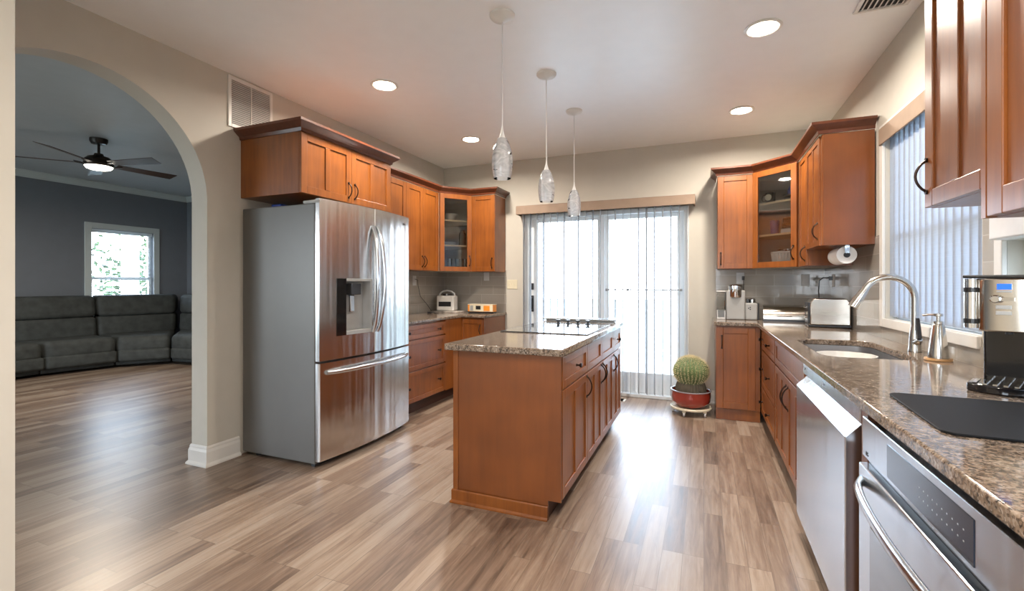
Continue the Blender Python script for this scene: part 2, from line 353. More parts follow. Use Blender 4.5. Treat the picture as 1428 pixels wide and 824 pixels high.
def text(s, size, mat, parent, loc, rot, name='lettering', ext=.0004, align='CENTER'):
    cu = bpy.data.curves.new(name, 'FONT'); cu.body = s; cu.size = size; cu.extrude = ext; cu.align_x = align; cu.align_y = 'CENTER'
    t = bpy.data.objects.new(name, cu); COL.objects.link(t)
    dg = bpy.context.evaluated_depsgraph_get(); me = bpy.data.meshes.new_from_object(t.evaluated_get(dg))
    bpy.data.objects.remove(t); me.materials.clear(); me.materials.append(M[mat])
    o = bpy.data.objects.new(name, me); COL.objects.link(o); o.parent = parent; o.location = loc; o.rotation_euler = rot
    return o

# ---------------------------------------------------------------- room shell
XL, XR, YB, ZC = -3.2, 1.10, 5.40, 2.806
LX, LY, LZ = -9.4, 6.06, 2.97
struct(MB().box(-9.6, 1.35, -2.7, 6.3, -.12, 0).done('floor', 'floor'))
struct(MB().box(XL - .08, XR + .2, -2.7, YB + .2, ZC, ZC + .1).done('ceiling', 'ceil'))
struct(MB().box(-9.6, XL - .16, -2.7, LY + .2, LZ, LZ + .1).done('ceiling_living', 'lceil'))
# left wall with the arch
AY0, AY1, AR, AZ = .84, 2.20, .68, 1.85
arc = [(AY0 + AR - AR * math.cos(PI * k / 40), AZ + AR * math.sin(PI * k / 40)) for k in range(41)]
out = [(-2.6, 0), (AY0, 0)] + arc + [(AY1, 0), (6.2, 0), (6.2, LZ), (-2.6, LZ)]
struct(MB().prism(out, XL - .16, XL, 'x').done('wall_left', 'wall', smooth=True, ang=20))
struct(MB().box(XL - .001 + .001, -2.203, -2.6, AY0, 0, ZC).done('wall_pantry', 'wall'))
def wallh(name, axis, a0, a1, u0, u1, z0, z1, holes, mat):
    m = MB(); us = sorted({u0, u1} | {h[0] for h in holes} | {h[1] for h in holes})
    for p, q in zip(us, us[1:]):
        zz = z0
        for h in sorted([h for h in holes if h[0] <= p + 1e-6 and h[1] >= q - 1e-6], key=lambda h: h[2]):
            if h[2] > zz: (m.box(p, q, a0, a1, zz, h[2]) if axis == 'y' else m.box(a0, a1, p, q, zz, h[2]))
            zz = h[3]
        if zz < z1: (m.box(p, q, a0, a1, zz, z1) if axis == 'y' else m.box(a0, a1, p, q, zz, z1))
    return struct(m.done(name, mat))
DX0, DX1, DZ = -2.04, -.15, 2.115
wallh('wall_back', 'y', YB, YB + .18, XL, XR + .15, 0, ZC, [(DX0, DX1, 0, DZ)], 'wall')
W1 = (2.61, 3.76, 1.045, 2.26); W2 = (1.30, 2.43, 1.045, 1.44)
wallh('wall_right', 'x', XR, XR + .15, -2.6, YB, 0, ZC, [(W1[0], W1[1], W1[2], W1[3]), (W2[0], W2[1], W2[2], W2[3])], 'wall')
wallh('wall_front', 'y', -2.7, -2.6, -9.6, XR + .15, 0, LZ, [(-8.2, -5.2, .3, 2.4), (-1.3, .3, .9, 2.2)], 'wall')  # unseen openings: living room one added for more light, kitchen one for fill
W3 = (4.51, 5.456, .72, 2.20)
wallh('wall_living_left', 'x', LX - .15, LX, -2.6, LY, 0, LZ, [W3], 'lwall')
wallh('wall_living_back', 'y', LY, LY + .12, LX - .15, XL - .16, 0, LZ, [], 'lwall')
# trims
base_prof = [(0, 0), (.028, 0), (.028, .012), (.016, .026), (.016, .10), (.010, .118), (.010, .128), (.004, .14), (0, .14)]
b = MB().sweep([(XL, 2.44), (XL, AY1), (XL - .16, AY1), (XL - .16, 6.05)], [(-o, z) for o, z in base_prof]); struct(b.done('baseboard_left', 'trim'))
struct(MB().sweep([(DX1 + .07, YB), (.115, YB)], base_prof).done('baseboard_back', 'trim'))
struct(MB().sweep([(-2.29, YB), (DX0 - .02, YB)], base_prof).done('baseboard_back_left', 'trim'))
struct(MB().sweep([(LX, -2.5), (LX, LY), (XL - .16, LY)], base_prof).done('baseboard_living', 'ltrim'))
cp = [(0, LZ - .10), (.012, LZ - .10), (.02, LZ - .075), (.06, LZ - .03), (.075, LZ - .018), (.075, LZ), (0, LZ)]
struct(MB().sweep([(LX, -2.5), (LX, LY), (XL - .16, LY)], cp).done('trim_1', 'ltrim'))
# backsplash tile
struct(MB().box(XL, XL + .008, 3.5, YB, .915, 1.44).done('trim_2', 'ty'))
struct(MB().box(XL + .008, -2.295, YB - .008, YB, .915, 1.44).done('trim_3', 'tx'))
struct(MB().box(.118, XR - .008, YB - .008, YB, .915, 1.44).done('trim_4', 'tx'))
m = MB().box(XR - .008, XR, 3.81, YB, .915, 1.60); m.box(XR - .008, XR, 2.56, 3.81, .915, 1.0); m.box(XR - .008, XR, 2.487, 2.585, 1.0, 1.60); m.box(XR - .008, XR, .5, 2.56, .915, 1.0)
struct(m.done('trim_5', 'ty'))

# ---------------------------------------------------------------- sliding door
dr = struct(thing('door_1', 'white vinyl sliding patio door in the back wall', 'door', (-1.095, YB + .06, 0))); dr.pop('category', None)
def rect_frame(m, x0, x1, z0, z1, wl, wr, wb, wt, y0, y1):
    m.box(x0, x0 + wl, y0, y1, z0, z1); m.box(x1 - wr, x1, y0, y1, z0, z1); m.box(x0 + wl, x1 - wr, y0, y1, z0, z0 + wb); m.box(x0 + wl, x1 - wr, y0, y1, z1 - wt, z1); return m
def LXs(x): return x + 1.095
rect_frame(MB(), LXs(DX0), LXs(DX1), 0, DZ, .05, .05, .035, .05, -.09, .10).done('frame', 'vinyl', dr, bevel=.004)
rect_frame(MB(), LXs(-1.99), LXs(-1.065), .035, DZ - .05, .11, .085, .23, .045, -.045, -.005).done('sash', 'vinyl', dr, bevel=.004)
rect_frame(MB(), LXs(-1.145), LXs(-.2), .035, DZ - .05, .12, .075, .23, .045, .005, .045).done('sash', 'vinyl', dr, bevel=.004)
MB().box(LXs(-1.89), LXs(-1.14), -.028, -.022, .26, 2.03).done('glass_pane', 'pane', dr)
MB().box(LXs(-1.03), LXs(-.27), .022, .028, .26, 2.03).done('glass_pane', 'pane', dr)
hd = MB().box(LXs(-1.965), LXs(-1.935), -.055, -.045, .93, 1.13).done('handle', 'dark', dr, bevel=.004)
MB().tube([(LXs(-1.95), -.05, .95), (LXs(-1.95), -.09, .97), (LXs(-1.95), -.09, 1.09), (LXs(-1.95), -.05, 1.11)], .008).done('grip', 'dark', hd, smooth=True)
MB().box(LXs(-1.965), LXs(-1.935), -.056, -.045, 1.20, 1.28).done('latch', 'dark', dr, bevel=.004)
bar = MB().cyl((LXs(-1.05), -.055, 1.205), (LXs(-.22), -.055, 1.205), .008)
for x in (-1.04, -.8, -.23): bar.cyl((LXs(x) - .012, -.055, 1.205), (LXs(x) + .012, -.055, 1.205), .015)
bar.done('security_bar', 'grey', dr, smooth=True)
# slider blinds
vb = thing('vertical_blinds', 'sheer white vertical blinds open in front of the sliding patio door', 'blinds', (-1.095, 5.30, 0))
MB().box(LXs(-2.105), LXs(-.085), -.055, .095, 2.205, 2.213).box(LXs(-2.105), LXs(-.085), -.06, -.045, 2.108, 2.205).box(LXs(-2.105), LXs(-2.09), -.045, .095, 2.108, 2.205).box(LXs(-.10), LXs(-.085), -.045, .095, 2.108, 2.205).done('valance', 'tan', vb, bevel=.006)
MB().box(LXs(-2.06), LXs(-.12), .0, .04, 2.15, 2.19).done('headrail', 'white', vb, bevel=.003)
v0 = MB().box(-.002, .002, -.042, .042, .06, 2.15).done('vane', 'vane', vb); nv = 23
for k in range(nv):
    o = v0 if k == 0 else v0.copy()
    if k: COL.objects.link(o)
    o.parent = vb; o.location = (LXs(-2.03 + k * (1.87 / (nv - 1))), .015, 0); o.rotation_euler = (0, 0, R(12 + random.uniform(-9, 9)))
    if k > 19: o.rotation_euler = (0, 0, R(15 - 4 * (k - 19)))

# ---------------------------------------------------------------- windows on the right wall
def window_x(name, label, face, thick, inn, W, mat='trim', cas=.055, casb=.055, depth=.018, mid=True, near=True):
    # face: x of the room-side wall face, inn: +1 when the outside is towards +X
    y0, y1, z0, z1 = W
    t = struct(thing(name, label, 'window', (face, (y0 + y1) / 2, z0))); t.pop('category', None)
    c = (y0 + y1) / 2; m = MB()
    a, b_ = sorted((-inn * depth, 0)); h = z1 - z0
    if near: m.box(a, b_, y0 - c - cas, y0 - c, -casb, h + cas)
    m.box(a, b_, y1 - c, y1 - c + cas, -casb, h + cas)
    m.box(a, b_, y0 - c, y1 - c, -casb, 0); m.box(a, b_, y0 - c, y1 - c, h, h + cas)
    m.done('casing', mat, t, bevel=.003)
    a, b_ = sorted((inn * .06, inn * .11)); m = MB(); hw = (y1 - y0) / 2
    def fr(m, z0_, z1_, s, a, b_):
        m.box(a, b_, -hw, -hw + s, z0_, z1_); m.box(a, b_, hw - s, hw, z0_, z1_); m.box(a, b_, -hw + s, hw - s, z0_, z0_ + s); m.box(a, b_, -hw + s, hw - s, z1_ - s, z1_)
    fr(m, 0, h * (.45 if mid else 1), .04, a, b_); m.done('sash', 'vinyl', t, bevel=.003)
    if mid:
        m = MB(); fr(m, h * .42, h, .04, a + inn * .02, b_ + inn * .02); m.done('sash', 'vinyl', t, bevel=.003)
    x = (a + b_) / 2; MB().box(x - .003, x + .003, -hw + .04, hw - .04, .04, h - .04).done('glass_pane', 'pane', t)
    return t
window_x('window_1', 'window over the sink behind pale blue vertical blinds', XR, .15, 1, W1, near=False)
window_x('window_2', 'low side window behind the coffee brewer', XR, .15, 1, W2, mid=False)
window_x('window_3', 'living room window above the sofa', LX, .15, -1, W3, 'ltrim', cas=.095, casb=.09)
sb = thing('vertical_blinds', 'closed pale blue vertical blinds hanging in the sink window', 'blinds', (1.128, 3.18, 1.045))
MB().box(-.056, -.047, -.59, .615, 1.14, 1.248).done('valance', 'tan', sb, bevel=.004)
MB().box(-.012, .018, -.565, .575, 1.18, 1.21).done('headrail', 'white', sb)
m = MB(); n_ = 8; pf = [(.004 * (1 - (2 * k / n_ - 1) ** 2), -.046 + .092 * k / n_) for k in range(n_ + 1)]
m.prism(pf + [(x + .0012, y) for x, y in reversed(pf)], .015, 1.18); v0 = m.done('vane', 'vaneb', sb, smooth=True, ang=60)
for k in range(15):
    o = v0 if k == 0 else v0.copy()
    if k: COL.objects.link(o)
    o.parent = sb; o.location = (.0, -.53 + k * .0765, 0); o.rotation_euler = (0, 0, R(8 + random.uniform(-3, 3)))
tag(MB().box(1.03, 1.085, 1.2, 2.40, 1.44, 1.53).done('blind_valance', 'white', bevel=.006), 'plain white box valance over the low side window under the cabinets', 'valance')
lb = thing('slat_blinds', 'white horizontal slat blinds lowered in the living room window', 'blinds', (LX - .04, 4.983, .72))
MB().box(-.025, .025, -.46, .46, 1.42, 1.475).done('headrail', 'slat', lb)
m = MB()
for k in range(44):
    z = .05 + k * .031; m.poly([(-.0125, -.455, z + .004), (.0125, -.455, z - .004), (.0125, .455, z - .004), (-.0125, .455, z + .004)], [(0, 1, 2, 3)])
m.done('slats', 'slat', lb)
m = MB()
for y in (-.3, .3): m.cyl((0, y, .02), (0, y, 1.42), .0012, seg=6)
m.done('cords', 'slat', lb)
# ---------------------------------------------------------------- cabinets
def shaker(parent, name, x0, x1, z0, z1, panels=1, stile=.055, t=.02, mat='cherry', y=0.0, glass=False):
    m = MB(); g = .0015; x0 += g; x1 -= g; z0 += g; z1 -= g; yf = y - t; ym = y - t + .008
    m.box(x0, x0 + stile, yf, y, z0, z1); m.box(x1 - stile, x1, yf, y, z0, z1)
    m.box(x0 + stile, x1 - stile, yf, y, z0, z0 + stile); m.box(x0 + stile, x1 - stile, yf, y, z1 - stile, z1)
    if panels == 2:
        c = (x0 + x1) / 2; m.box(c - stile * .42, c + stile * .42, yf, y, z0 + stile, z1 - stile)
    if not glass: m.box(x0 + stile, x1 - stile, ym, y - .002, z0 + stile, z1 - stile)
    o = m.done(name, mat, parent, bevel=.0025)
    if glass: MB().box(x0 + stile - .005, x1 - stile + .005, ym, ym + .004, z0 + stile - .005, z1 - stile + .005).done('glass_pane', 'cpane', o)
    return o
def pull(door, x, z, y=-.02, L=.115):
    pts = [(x, y, z - L / 2)] + [(x, y - .034 * math.sin(PI * k / 10) ** .7, z - L / 2 + L * k / 10) for k in range(1, 10)] + [(x, y, z + L / 2)]
    m = MB().tube(pts, [.0055] + [.0045] * 9 + [.0055], 8); m.cyl((x, y + .001, z - L / 2), (x, y - .006, z - L / 2), .009, seg=10); m.cyl((x, y + .001, z + L / 2), (x, y - .006, z + L / 2), .009, seg=10)
    m.done('handle', 'bronze', door, smooth=True)
def knob(door, x, z, y=-.02):
    m = MB().lathe([(.009, 0), (.007, -.004), (.005, -.012), (.006, -.018), (.013, -.024), (.015, -.029), (.011, -.034), (.0, -.035)], (x, y, z), 14, 'y'); m.done('knob', 'bronze', door, smooth=True)
def carcass(parent, w, d, z0, z1, toe=False, mat='cherry', end=False):
    m = MB().box(0, w, 0.0, d, z0, z1)
    o = m.done('body', mat, parent, bevel=.0015)
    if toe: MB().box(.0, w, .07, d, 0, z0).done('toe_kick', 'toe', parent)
    return o
# over-fridge cabinet
c = thing('wall_cabinet', 'deep two-door cherry cabinet above the refrigerator', 'cabinet', (-2.62, 2.455, 1.91), R(90))
carcass(c, 1.01, .58, 0, .45)
d = shaker(c, 'door', .0, .505, 0, .43, 2); pull(d, .47, .10)
d = shaker(c, 'door', .505, 1.01, 0, .43, 2); pull(d, .54, .10)
crown = lambda z: [(0, z), (.008, z), (.014, z + .022), (.030, z + .034), (.052, z + .052), (.058, z + .058), (.058, z + .075), (0, z + .075)]
MB().sweep([(0, .58), (0, -.02), (1.01, -.02), (1.01, .24)], crown(.43)).done('crown_moulding', 'cherryd', c)
# left wall cabinets
c = thing('wall_cabinet', 'cherry wall cabinet between the refrigerator cabinet and the two-door cabinet', 'cabinet', (-2.90, 3.475, 1.42), R(90))
carcass(c, .625, .295, 0, .92); d = shaker(c, 'door', 0, .31, 0, .92); pull(d, .28, .10); d = shaker(c, 'door', .31, .625, 0, .92); pull(d, .34, .10)
c = thing('wall_cabinet', 'two-door cherry wall cabinet left of the left glass corner cabinet', 'cabinet', (-2.90, 4.10, 1.42), R(90))
carcass(c, .645, .295, 0, .92); d = shaker(c, 'door', 0, .32, 0, .92); pull(d, .295, .10); d = shaker(c, 'door', .32, .645, 0, .92); pull(d, .345, .10)
def corner_cab(label, p, q, ring_world, z0, hside):
    p = Vector(p); q = Vector(q); dd = q - p; rz = math.atan2(dd.y, dd.x); Lw = dd.length
    c = thing('corner_cabinet', label, 'cabinet', (p.x, p.y, z0), rz)
    def loc(pt): v = Vector(pt) - p; return (v.x * math.cos(-rz) - v.y * math.sin(-rz), v.x * math.sin(-rz) + v.y * math.cos(-rz))
    poly = [loc(x) for x in ring_world]           # p, left back ..., right back, q
    m = MB(); m.prism(poly, 0, .018); m.prism(poly, .90, .92); n = len(poly)
    cx = sum(x for x, y in poly) / n; cy = sum(y for x, y in poly) / n
    for i in range(n - 1):
        a = Vector(poly[i]); b_ = Vector(poly[i + 1]); nn = Vector(((b_ - a).y, -(b_ - a).x)).normalized()
        if nn.dot(Vector((cx, cy)) - a) < 0: nn = -nn
        m.prism([a, b_, b_ + nn * .012, a + nn * .012], .018, .90)
    m.done('body', 'cabin', c)
    inn = [(cx + (x - cx) * .93, max(cy + (y - cy) * .93, .004)) for x, y in poly]
    for z in (.30, .60): MB().prism(inn, z, z + .018).done('shelf', 'maple', c)
    f = MB().box(0, .02, -.002, .018, 0, .92).box(Lw - .02, Lw, -.002, .018, 0, .92).done('face_frame', 'cherry', c)
    d = shaker(c, 'door', .004, Lw - .004, 0, .92, glass=True, y=-.002); pull(d, Lw - .035 if hside > 0 else .035, .13, -.022)
    return c
corner_cab('left corner cherry cabinet with a glass door and a bowl inside', (-2.88, 4.75), (-2.62, 5.07), [(-2.88, 4.75), (-3.19, 4.75), (-3.19, 5.39), (-2.62, 5.39), (-2.62, 5.07)], 1.42, 1)
c = thing('wall_cabinet', 'single-door cherry wall cabinet on the back wall left of the patio door', 'cabinet', (-2.618, 5.09, 1.42), 0)
carcass(c, .312, .30, 0, .92); d = shaker(c, 'door', 0, .312, 0, .92); pull(d, .275, .10)
tag(MB().sweep([(-2.88, 3.475), (-2.88, 4.745), (-2.62, 5.065), (-2.304, 5.065), (-2.304, 5.39)], crown(2.341)).done('crown_moulding', 'cherryd'), 'dark cherry crown running along the left and back wall cabinets', 'crown moulding')
# right wall cabinets
c = thing('wall_cabinet', 'single-door cherry wall cabinet on the back wall right of the patio door', 'cabinet', (.125, 5.09, 1.42), 0)
carcass(c, .318, .30, 0, .92); d = shaker(c, 'door', 0, .318, 0, .92); pull(d, .03, .10)
corner_cab('right corner cherry cabinet with a glass door and a fluted bowl inside', (.445, 5.07), (.77, 4.745), [(.445, 5.07), (.445, 5.39), (1.09, 5.39), (1.09, 4.745), (.77, 4.745)], 1.42, 1)
c = thing('wall_cabinet', 'narrow cherry wall cabinet between the right glass corner and the shorter end cabinet', 'cabinet', (.79, 4.74, 1.42), R(-90))
carcass(c, .30, .30, 0, .92); d = shaker(c, 'door', 0, .30, 0, .92, stile=.045); pull(d, .265, .10)
c = thing('wall_cabinet', 'shorter cherry wall cabinet with a large side panel beside the sink window', 'cabinet', (.79, 4.435, 1.547), R(-90))
carcass(c, .50, .30, 0, .793); d = shaker(c, 'door', 0, .46, 0, .793, 2, stile=.045); pull(d, .42, .11)
MB().box(.46, .50, -.008, .0, 0, .793).done('face_stile', 'cherry', c)
MB().box(.5, .506, .0, .30, 0, .793).done('side_panel', 'cherry2', c)
tag(MB().sweep([(.121, 5.39), (.121, 5.065), (.445, 5.065), (.765, 4.745), (.765, 3.927), (1.09, 3.927)], crown(2.341)).done('crown_moulding', 'cherryd'), 'dark cherry crown running along the right corner wall cabinets', 'crown moulding')
c = thing('wall_cabinet', 'cherry wall cabinet hanging beside the sink window, above the coffee brewer', 'cabinet', (.77, 2.165, 1.547), R(-90))
carcass(c, .75, .32, .0, .793); d = shaker(c, 'door', 0, .435, 0, .793, 2, stile=.06); pull(d, .022, .115); d = shaker(c, 'door', .435, .75, 0, .793, 1, stile=.06)
c = thing('wall_cabinet', 'deep cherry wall cabinet nearest the camera, cut off by the right edge', 'cabinet', (.61, 1.404, 1.42), R(-90))
carcass(c, .9, .48, 0, .92); MB().box(0, .018, -.02, 0, 0, .92).done('face_stile', 'cherry', c); d = shaker(c, 'door', .02, .46, 0, .92, 2, stile=.06); d = shaker(c, 'door', .46, .9, 0, .92, 2, stile=.06)
# left base cabinets
c = thing('base_cabinet', 'cherry base cabinet with three wide drawers beside the refrigerator', 'cabinet', (-2.60, 3.53, 0), R(90))
carcass(c, .86, .59, .12, .885, True)
for z0, z1 in ((.735, .87), (.435, .725), (.13, .425)):
    d = shaker(c, 'drawer', 0, .86, z0, z1, stile=.042); knob(d, .16, (z0 + z1) / 2); knob(d, .71, (z0 + z1) / 2)
c = thing('base_cabinet', 'cherry corner base cabinet with one door near the orange radio', 'cabinet', (-2.60, 4.39, 0), R(90))
MB().box(0, .38, 0, .59, .12, .885).box(.4, 1.0, -.27, .59, .12, .885).done('body', 'cherry', c, bevel=.0015)
MB().box(0, 1.0, .07, .58, 0, .12).done('toe_kick', 'toe', c)
MB().box(0, .385, -.018, 0, .12, .885).done('filler_panel', 'cherry', c)
sub = MB(); g = .0015
for a in ((-.02, .035), (.215, .27)): sub.box(.38, .40, -a[1], -a[0], .13, .87)
sub.box(.38, .4, -.215, -.035, .13, .185); sub.box(.38, .4, -.215, -.035, .815, .87); sub.box(.388, .4, -.215, -.035, .185, .815)
d = sub.done('door', 'cherry', c, bevel=.0025)
MB().tube([(.38, -.245, .70 + .11 * k / 8) if k in (0, 8) else (.38 - .03 * math.sin(PI * k / 8), -.245, .70 + .11 * k / 8) for k in range(9)], .005, 8).done('handle', 'bronze', d, smooth=True)
MB().box(.385, .99, -.295, -.271, .0, .885).done('end_panel', 'cherry2', c)
def slab(name, label, poly, z0, z1, hole=None):
    m = MB()
    if hole: m.holed(poly, hole, z0, z1)
    else: m.prism(poly, z0, z1)
    o = m.done(name, 'granite', bevel=.006, seg=3, smooth=True, ang=40)
    return tag(o, label, 'countertop')
slab('countertop', 'speckled granite countertop in the left corner by the refrigerator', [(-3.19, 3.53), (-2.565, 3.53), (-2.565, 4.745), (-2.285, 4.745), (-2.285, 5.39), (-3.19, 5.39)], .887, .917)

# island
isl = thing('kitchen_island', 'cherry kitchen island with four doors and a plain end panel', 'kitchen island', (-1.04, 3.36, 0))
IX0, IX1, IY0, IY1 = -.313, .32, -.965, .95
MB().box(IX0 + .01, IX1, IY0 + .012, IY1, .105, .888).done('body', 'cherry', isl)
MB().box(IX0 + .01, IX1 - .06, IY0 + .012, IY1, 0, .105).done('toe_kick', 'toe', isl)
MB().prism([(IX0 + .012, .0), (IX1 - .055, .0), (IX1 - .055, .105), (IX1 + .018, .105), (IX1 + .018, .888), (IX0 + .012, .888)], IY0, IY0 + .012, 'y').done('end_panel', 'cherry2', isl)
MB().box(IX0, IX0 + .032, IY0 - .008, IY0 + .012, .0, .888).done('corner_post', 'cherry', isl, bevel=.003)
MB().sweep([(IX0 - .002, IY1), (IX0 - .002, IY0 - .008), (IX1 - .055, IY0 - .008)], [(o, z) for o, z in [(0, .0), (.014, 0), (.014, .008), (.006, .018), (.006, .072), (.002, .078), (0, .078)]]).done('base_moulding', 'cherry', isl)
fr = thing('x', 'x', 'x', (0, 0, 0)); bpy.data.objects.remove(fr)
# fronts facing +X: local frame (u along +Y) mapped through rotated helper meshes
def isl_front(name, y0, y1, z0, z1, panels, stile):
    o = shaker(isl, name, 0, y1 - y0, z0, z1, panels, stile=stile); o.location = (IX1, y0 - 3.36, 0); o.rotation_euler = (0, 0, R(90)); return o
ys = [2.415, 3.0, 3.46, 3.92, 4.305]
for k in range(4):
    w_ = ys[k + 1] - ys[k]
    d = isl_front('drawer', ys[k], ys[k + 1], .70, .878, 1, .045)
    if k in (0, 3): knob(d, w_ / 2, .79)
    d = isl_front('door', ys[k], ys[k + 1], .11, .695, 2, .05)
    pull(d, (w_ - .03) if k < 2 else .03, .61, L=.13)
slab('countertop', 'speckled granite countertop on top of the kitchen island', [(-1.388, 2.345), (-.678, 2.345), (-.678, 4.40), (-1.388, 4.40)], .889, .927)
ct = thing('cooktop', 'black glass electric cooktop set into the island counter', 'cooktop', (-1.035, 3.5, .9275))
MB().box(-.315, .313, -.42, .40, 0, .006).done('glass_top', 'glassblk', ct, bevel=.002)
m = MB().box(-.319, .317, -.424, -.42, 0, .0065); m.box(-.319, .317, .40, .404, 0, .0065); m.box(-.319, -.315, -.42, .40, 0, .0065); m.box(.313, .317, -.42, .40, 0, .0065); m.done('trim_frame', 'dark', ct)
m = MB()
for x, y, r in ((-.16, -.2, .11), (.16, -.2, .085), (-.16, .12, .085), (.16, .10, .11)):
    n = 48; rings = []
    for rr, z in ((r, .0061), (r + .002, .0061), (r + .002, .0064), (r, .0064)): rings.append([(x + rr * math.cos(2 * PI * k / n), y + rr * math.sin(2 * PI * k / n), z) for k in range(n)])
    m.ring(rings, closed=True)
m.done('burner_rings', 'grey', ct)
for x in (-.115, -.03, .055, .14): MB().lathe([(.022, 0), (.022, .004), (.011, .008), (.010, .018), (.019, .022), (.0185, .033), (.0, .034)], (x, .34, .006), 18).done('knob', 'dark', ct, smooth=True)
dv = thing('downdraft_vent', 'low silver downdraft vent behind the island cooktop', 'vent', (-1.035, 4.12, .9275))
MB().box(-.33, .33, -.045, .10, 0, .006).done('base_plate', 'steelf', dv, bevel=.002)
MB().box(-.31, .31, -.02, .06, .006, .022).done('collar', 'grey', dv)
MB().box(-.335, .335, -.055, .11, .022, .034).done('top_plate', 'steelf', dv, bevel=.004)
# ---------------------------------------------------------------- right base run
FX = .50
c = thing('base_cabinet', 'single-door cherry base cabinet beside the potted cactus', 'cabinet', (.105, 4.80, 0), 0)
carcass(c, .37, .59, .105, .882, True); 
d = shaker(c, 'door', .0, .33, .11, .872, stile=.06); pull(d, .05, .73)
MB().box(.0, .37, .015, .07, 0, .105).done('toe_board', 'cherry', c)
c = thing('base_cabinet', 'cherry base cabinet with three drawers and paired knobs in the right corner', 'cabinet', (FX, 4.80, 0), R(-90))
carcass(c, .885, .59, .105, .882, True)
MB().box(.0, .07, -.018, 0, .105, .882).done('filler_panel', 'cherry', c)
for z0, z1 in ((.69, .872), (.36, .68), (.11, .35)):
    d = shaker(c, 'drawer', .07, .885, z0, z1, stile=.045); zz = (z0 + z1) / 2; knob(d, .16, zz); knob(d, .61, zz)
c = thing('base_cabinet', 'cherry sink base cabinet with a false drawer front and two doors', 'cabinet', (FX, 3.91, 0), R(-90))
m = MB().box(0, 1.11, 0, .018, .105, .882).box(0, .018, 0, .58, .105, .882).box(1.092, 1.11, 0, .58, .105, .882).box(0, 1.11, 0, .58, .105, .12); m.done('body', 'cherry', c)
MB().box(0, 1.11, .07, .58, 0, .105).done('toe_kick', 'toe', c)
shaker(c, 'drawer', .03, 1.10, .69, .872, stile=.045)
d = shaker(c, 'door', .03, .565, .11, .682, 2, stile=.05); pull(d, .53, .56, L=.14)
d = shaker(c, 'door', .565, 1.10, .11, .682, 2, stile=.05); pull(d, .60, .56, L=.14)
# dishwasher
dw = thing('dishwasher', 'stainless steel dishwasher with a sloped top edge under the sink counter', 'dishwasher', (.47, 2.79, 0), R(-90))
MB().box(.115, .93, .03, .58, .10, .875).done('body', 'dark', dw)
MB().prism([(-.03, .10), (-.03, .755), (.018, .806), (.03, .806), (.03, .10)], .015, .905, 'x').done('door', 'steelf', dw, bevel=.003)
MB().box(.015, .95, .0, .03, .815, .875).done('control_strip', 'steelf', dw, bevel=.002)
m = MB()
for x in (.05, .065, .45, .465): m.lathe([(.006, -.001), (.006, -.002), (.0, -.0021)], (x, .0, .845), 10, 'y')
m.done('indicator', 'grey', dw)
MB().box(.01, .93, .09, .12, 0, .10).done('toe_kick', 'dark', dw)
c = thing('filler_panel', 'narrow cherry filler between the dishwasher and the wall oven', 'panel', (.475, 1.838, 0), R(-90))
MB().box(0, .06, .0, .57, .105, .882).done('body', 'cherry', c); MB().box(0, .06, .07, .57, 0, .105).done('toe_kick', 'toe', c)
# oven
ov = thing('oven', 'stainless built-in oven under the counter with a curved bar handle', 'oven', (.48, 1.772, 0), R(-90))
MB().box(.0, .96, .02, .56, .10, .876).done('body', 'dark', ov)
MB().box(.0, .96, -.02, .02, .735, .858).done('control_panel', 'steelf', ov, bevel=.003)
dpn = MB().box(.215, .655, -.0215, -.0195, .748, .836).done('display', 'darkdisp', ov)
m = MB()
for k in range(10): m.box(.42 + .022 * k, .424 + .022 * k, -.0219, -.0214, .778 - .0 * k, .781)
for k in range(10): m.box(.42 + .022 * k, .424 + .022 * k, -.0219, -.0214, .800, .803)
m.done('key_marks', 'grey', dpn)
text('LG', .018, 'txt', ov, (.045, -.0207, .752), (R(90), 0, 0), 'logo')
MB().box(.0, .96, -.004, .02, .715, .735).done('vent_slot', 'dark', ov)
od = MB().box(.0, .96, -.03, .02, .12, .714).done('door', 'steelf', ov, bevel=.004)
MB().box(.11, .85, -.0315, -.029, .2, .56).done('window', 'black', od)
hp = [(.03 + .9 * k / 16, -.03 - .055 * math.sin(PI * min(1, max(0, k / 16))) ** .5, .665) for k in range(17)]
MB().tube(hp, .015, 12, flat=.7).done('handle', 'steelf', od, smooth=True)
MB().box(.0, .96, .05, .07, 0, .10).done('toe_kick', 'dark', ov)
c = thing('base_cabinet', 'cherry base cabinet nearest the camera under the right counter', 'cabinet', (FX, .80, 0), R(-90))
carcass(c, .9, .59, .105, .882, True); shaker(c, 'door', 0, .45, .11, .872, 2); shaker(c, 'door', .45, .9, .11, .872, 2)
# counter with sink cut-out
def rrect(x0, x1, y0, y1, r, n=6):
    pts = []
    for cx, cy, a0 in ((x1 - r, y1 - r, 0), (x0 + r, y1 - r, 90), (x0 + r, y0 + r, 180), (x1 - r, y0 + r, 270)):
        for k in range(n + 1): a = R(a0 + 90 * k / n); pts.append((cx + r * math.cos(a), cy + r * math.sin(a)))
    return pts
hole = rrect(.545, .935, 2.70, 3.50, .09)
slab('countertop', 'long speckled granite countertop with the sink along the right wall', [(.445, -.10), (1.091, -.10), (1.091, 5.391), (.082, 5.391), (.082, 4.752), (.445, 4.752)], .883, .917, hole)
sk = thing('kitchen_sink', 'undermount stainless steel sink below the window', 'sink', (.74, 3.10, .66))
def sc(r, s): return [(x * s[0] - .74 * s[0], (y - 3.10) * s[1]) for x, y in r]
rings = []
for (gx, gy, z) in ((.012, .012, .2225), (0.0, .0, .2225), (0, 0, .05), (-.03, -.03, .012), (-.10, -.2, .004)):
    rr = rrect(.545 - gx - .0, .935 + gx, 2.70 - gy, 3.50 + gy, .09 if gx > -.05 else .06); rings.append([(x - .74, y - 3.10, z) for x, y in rr])
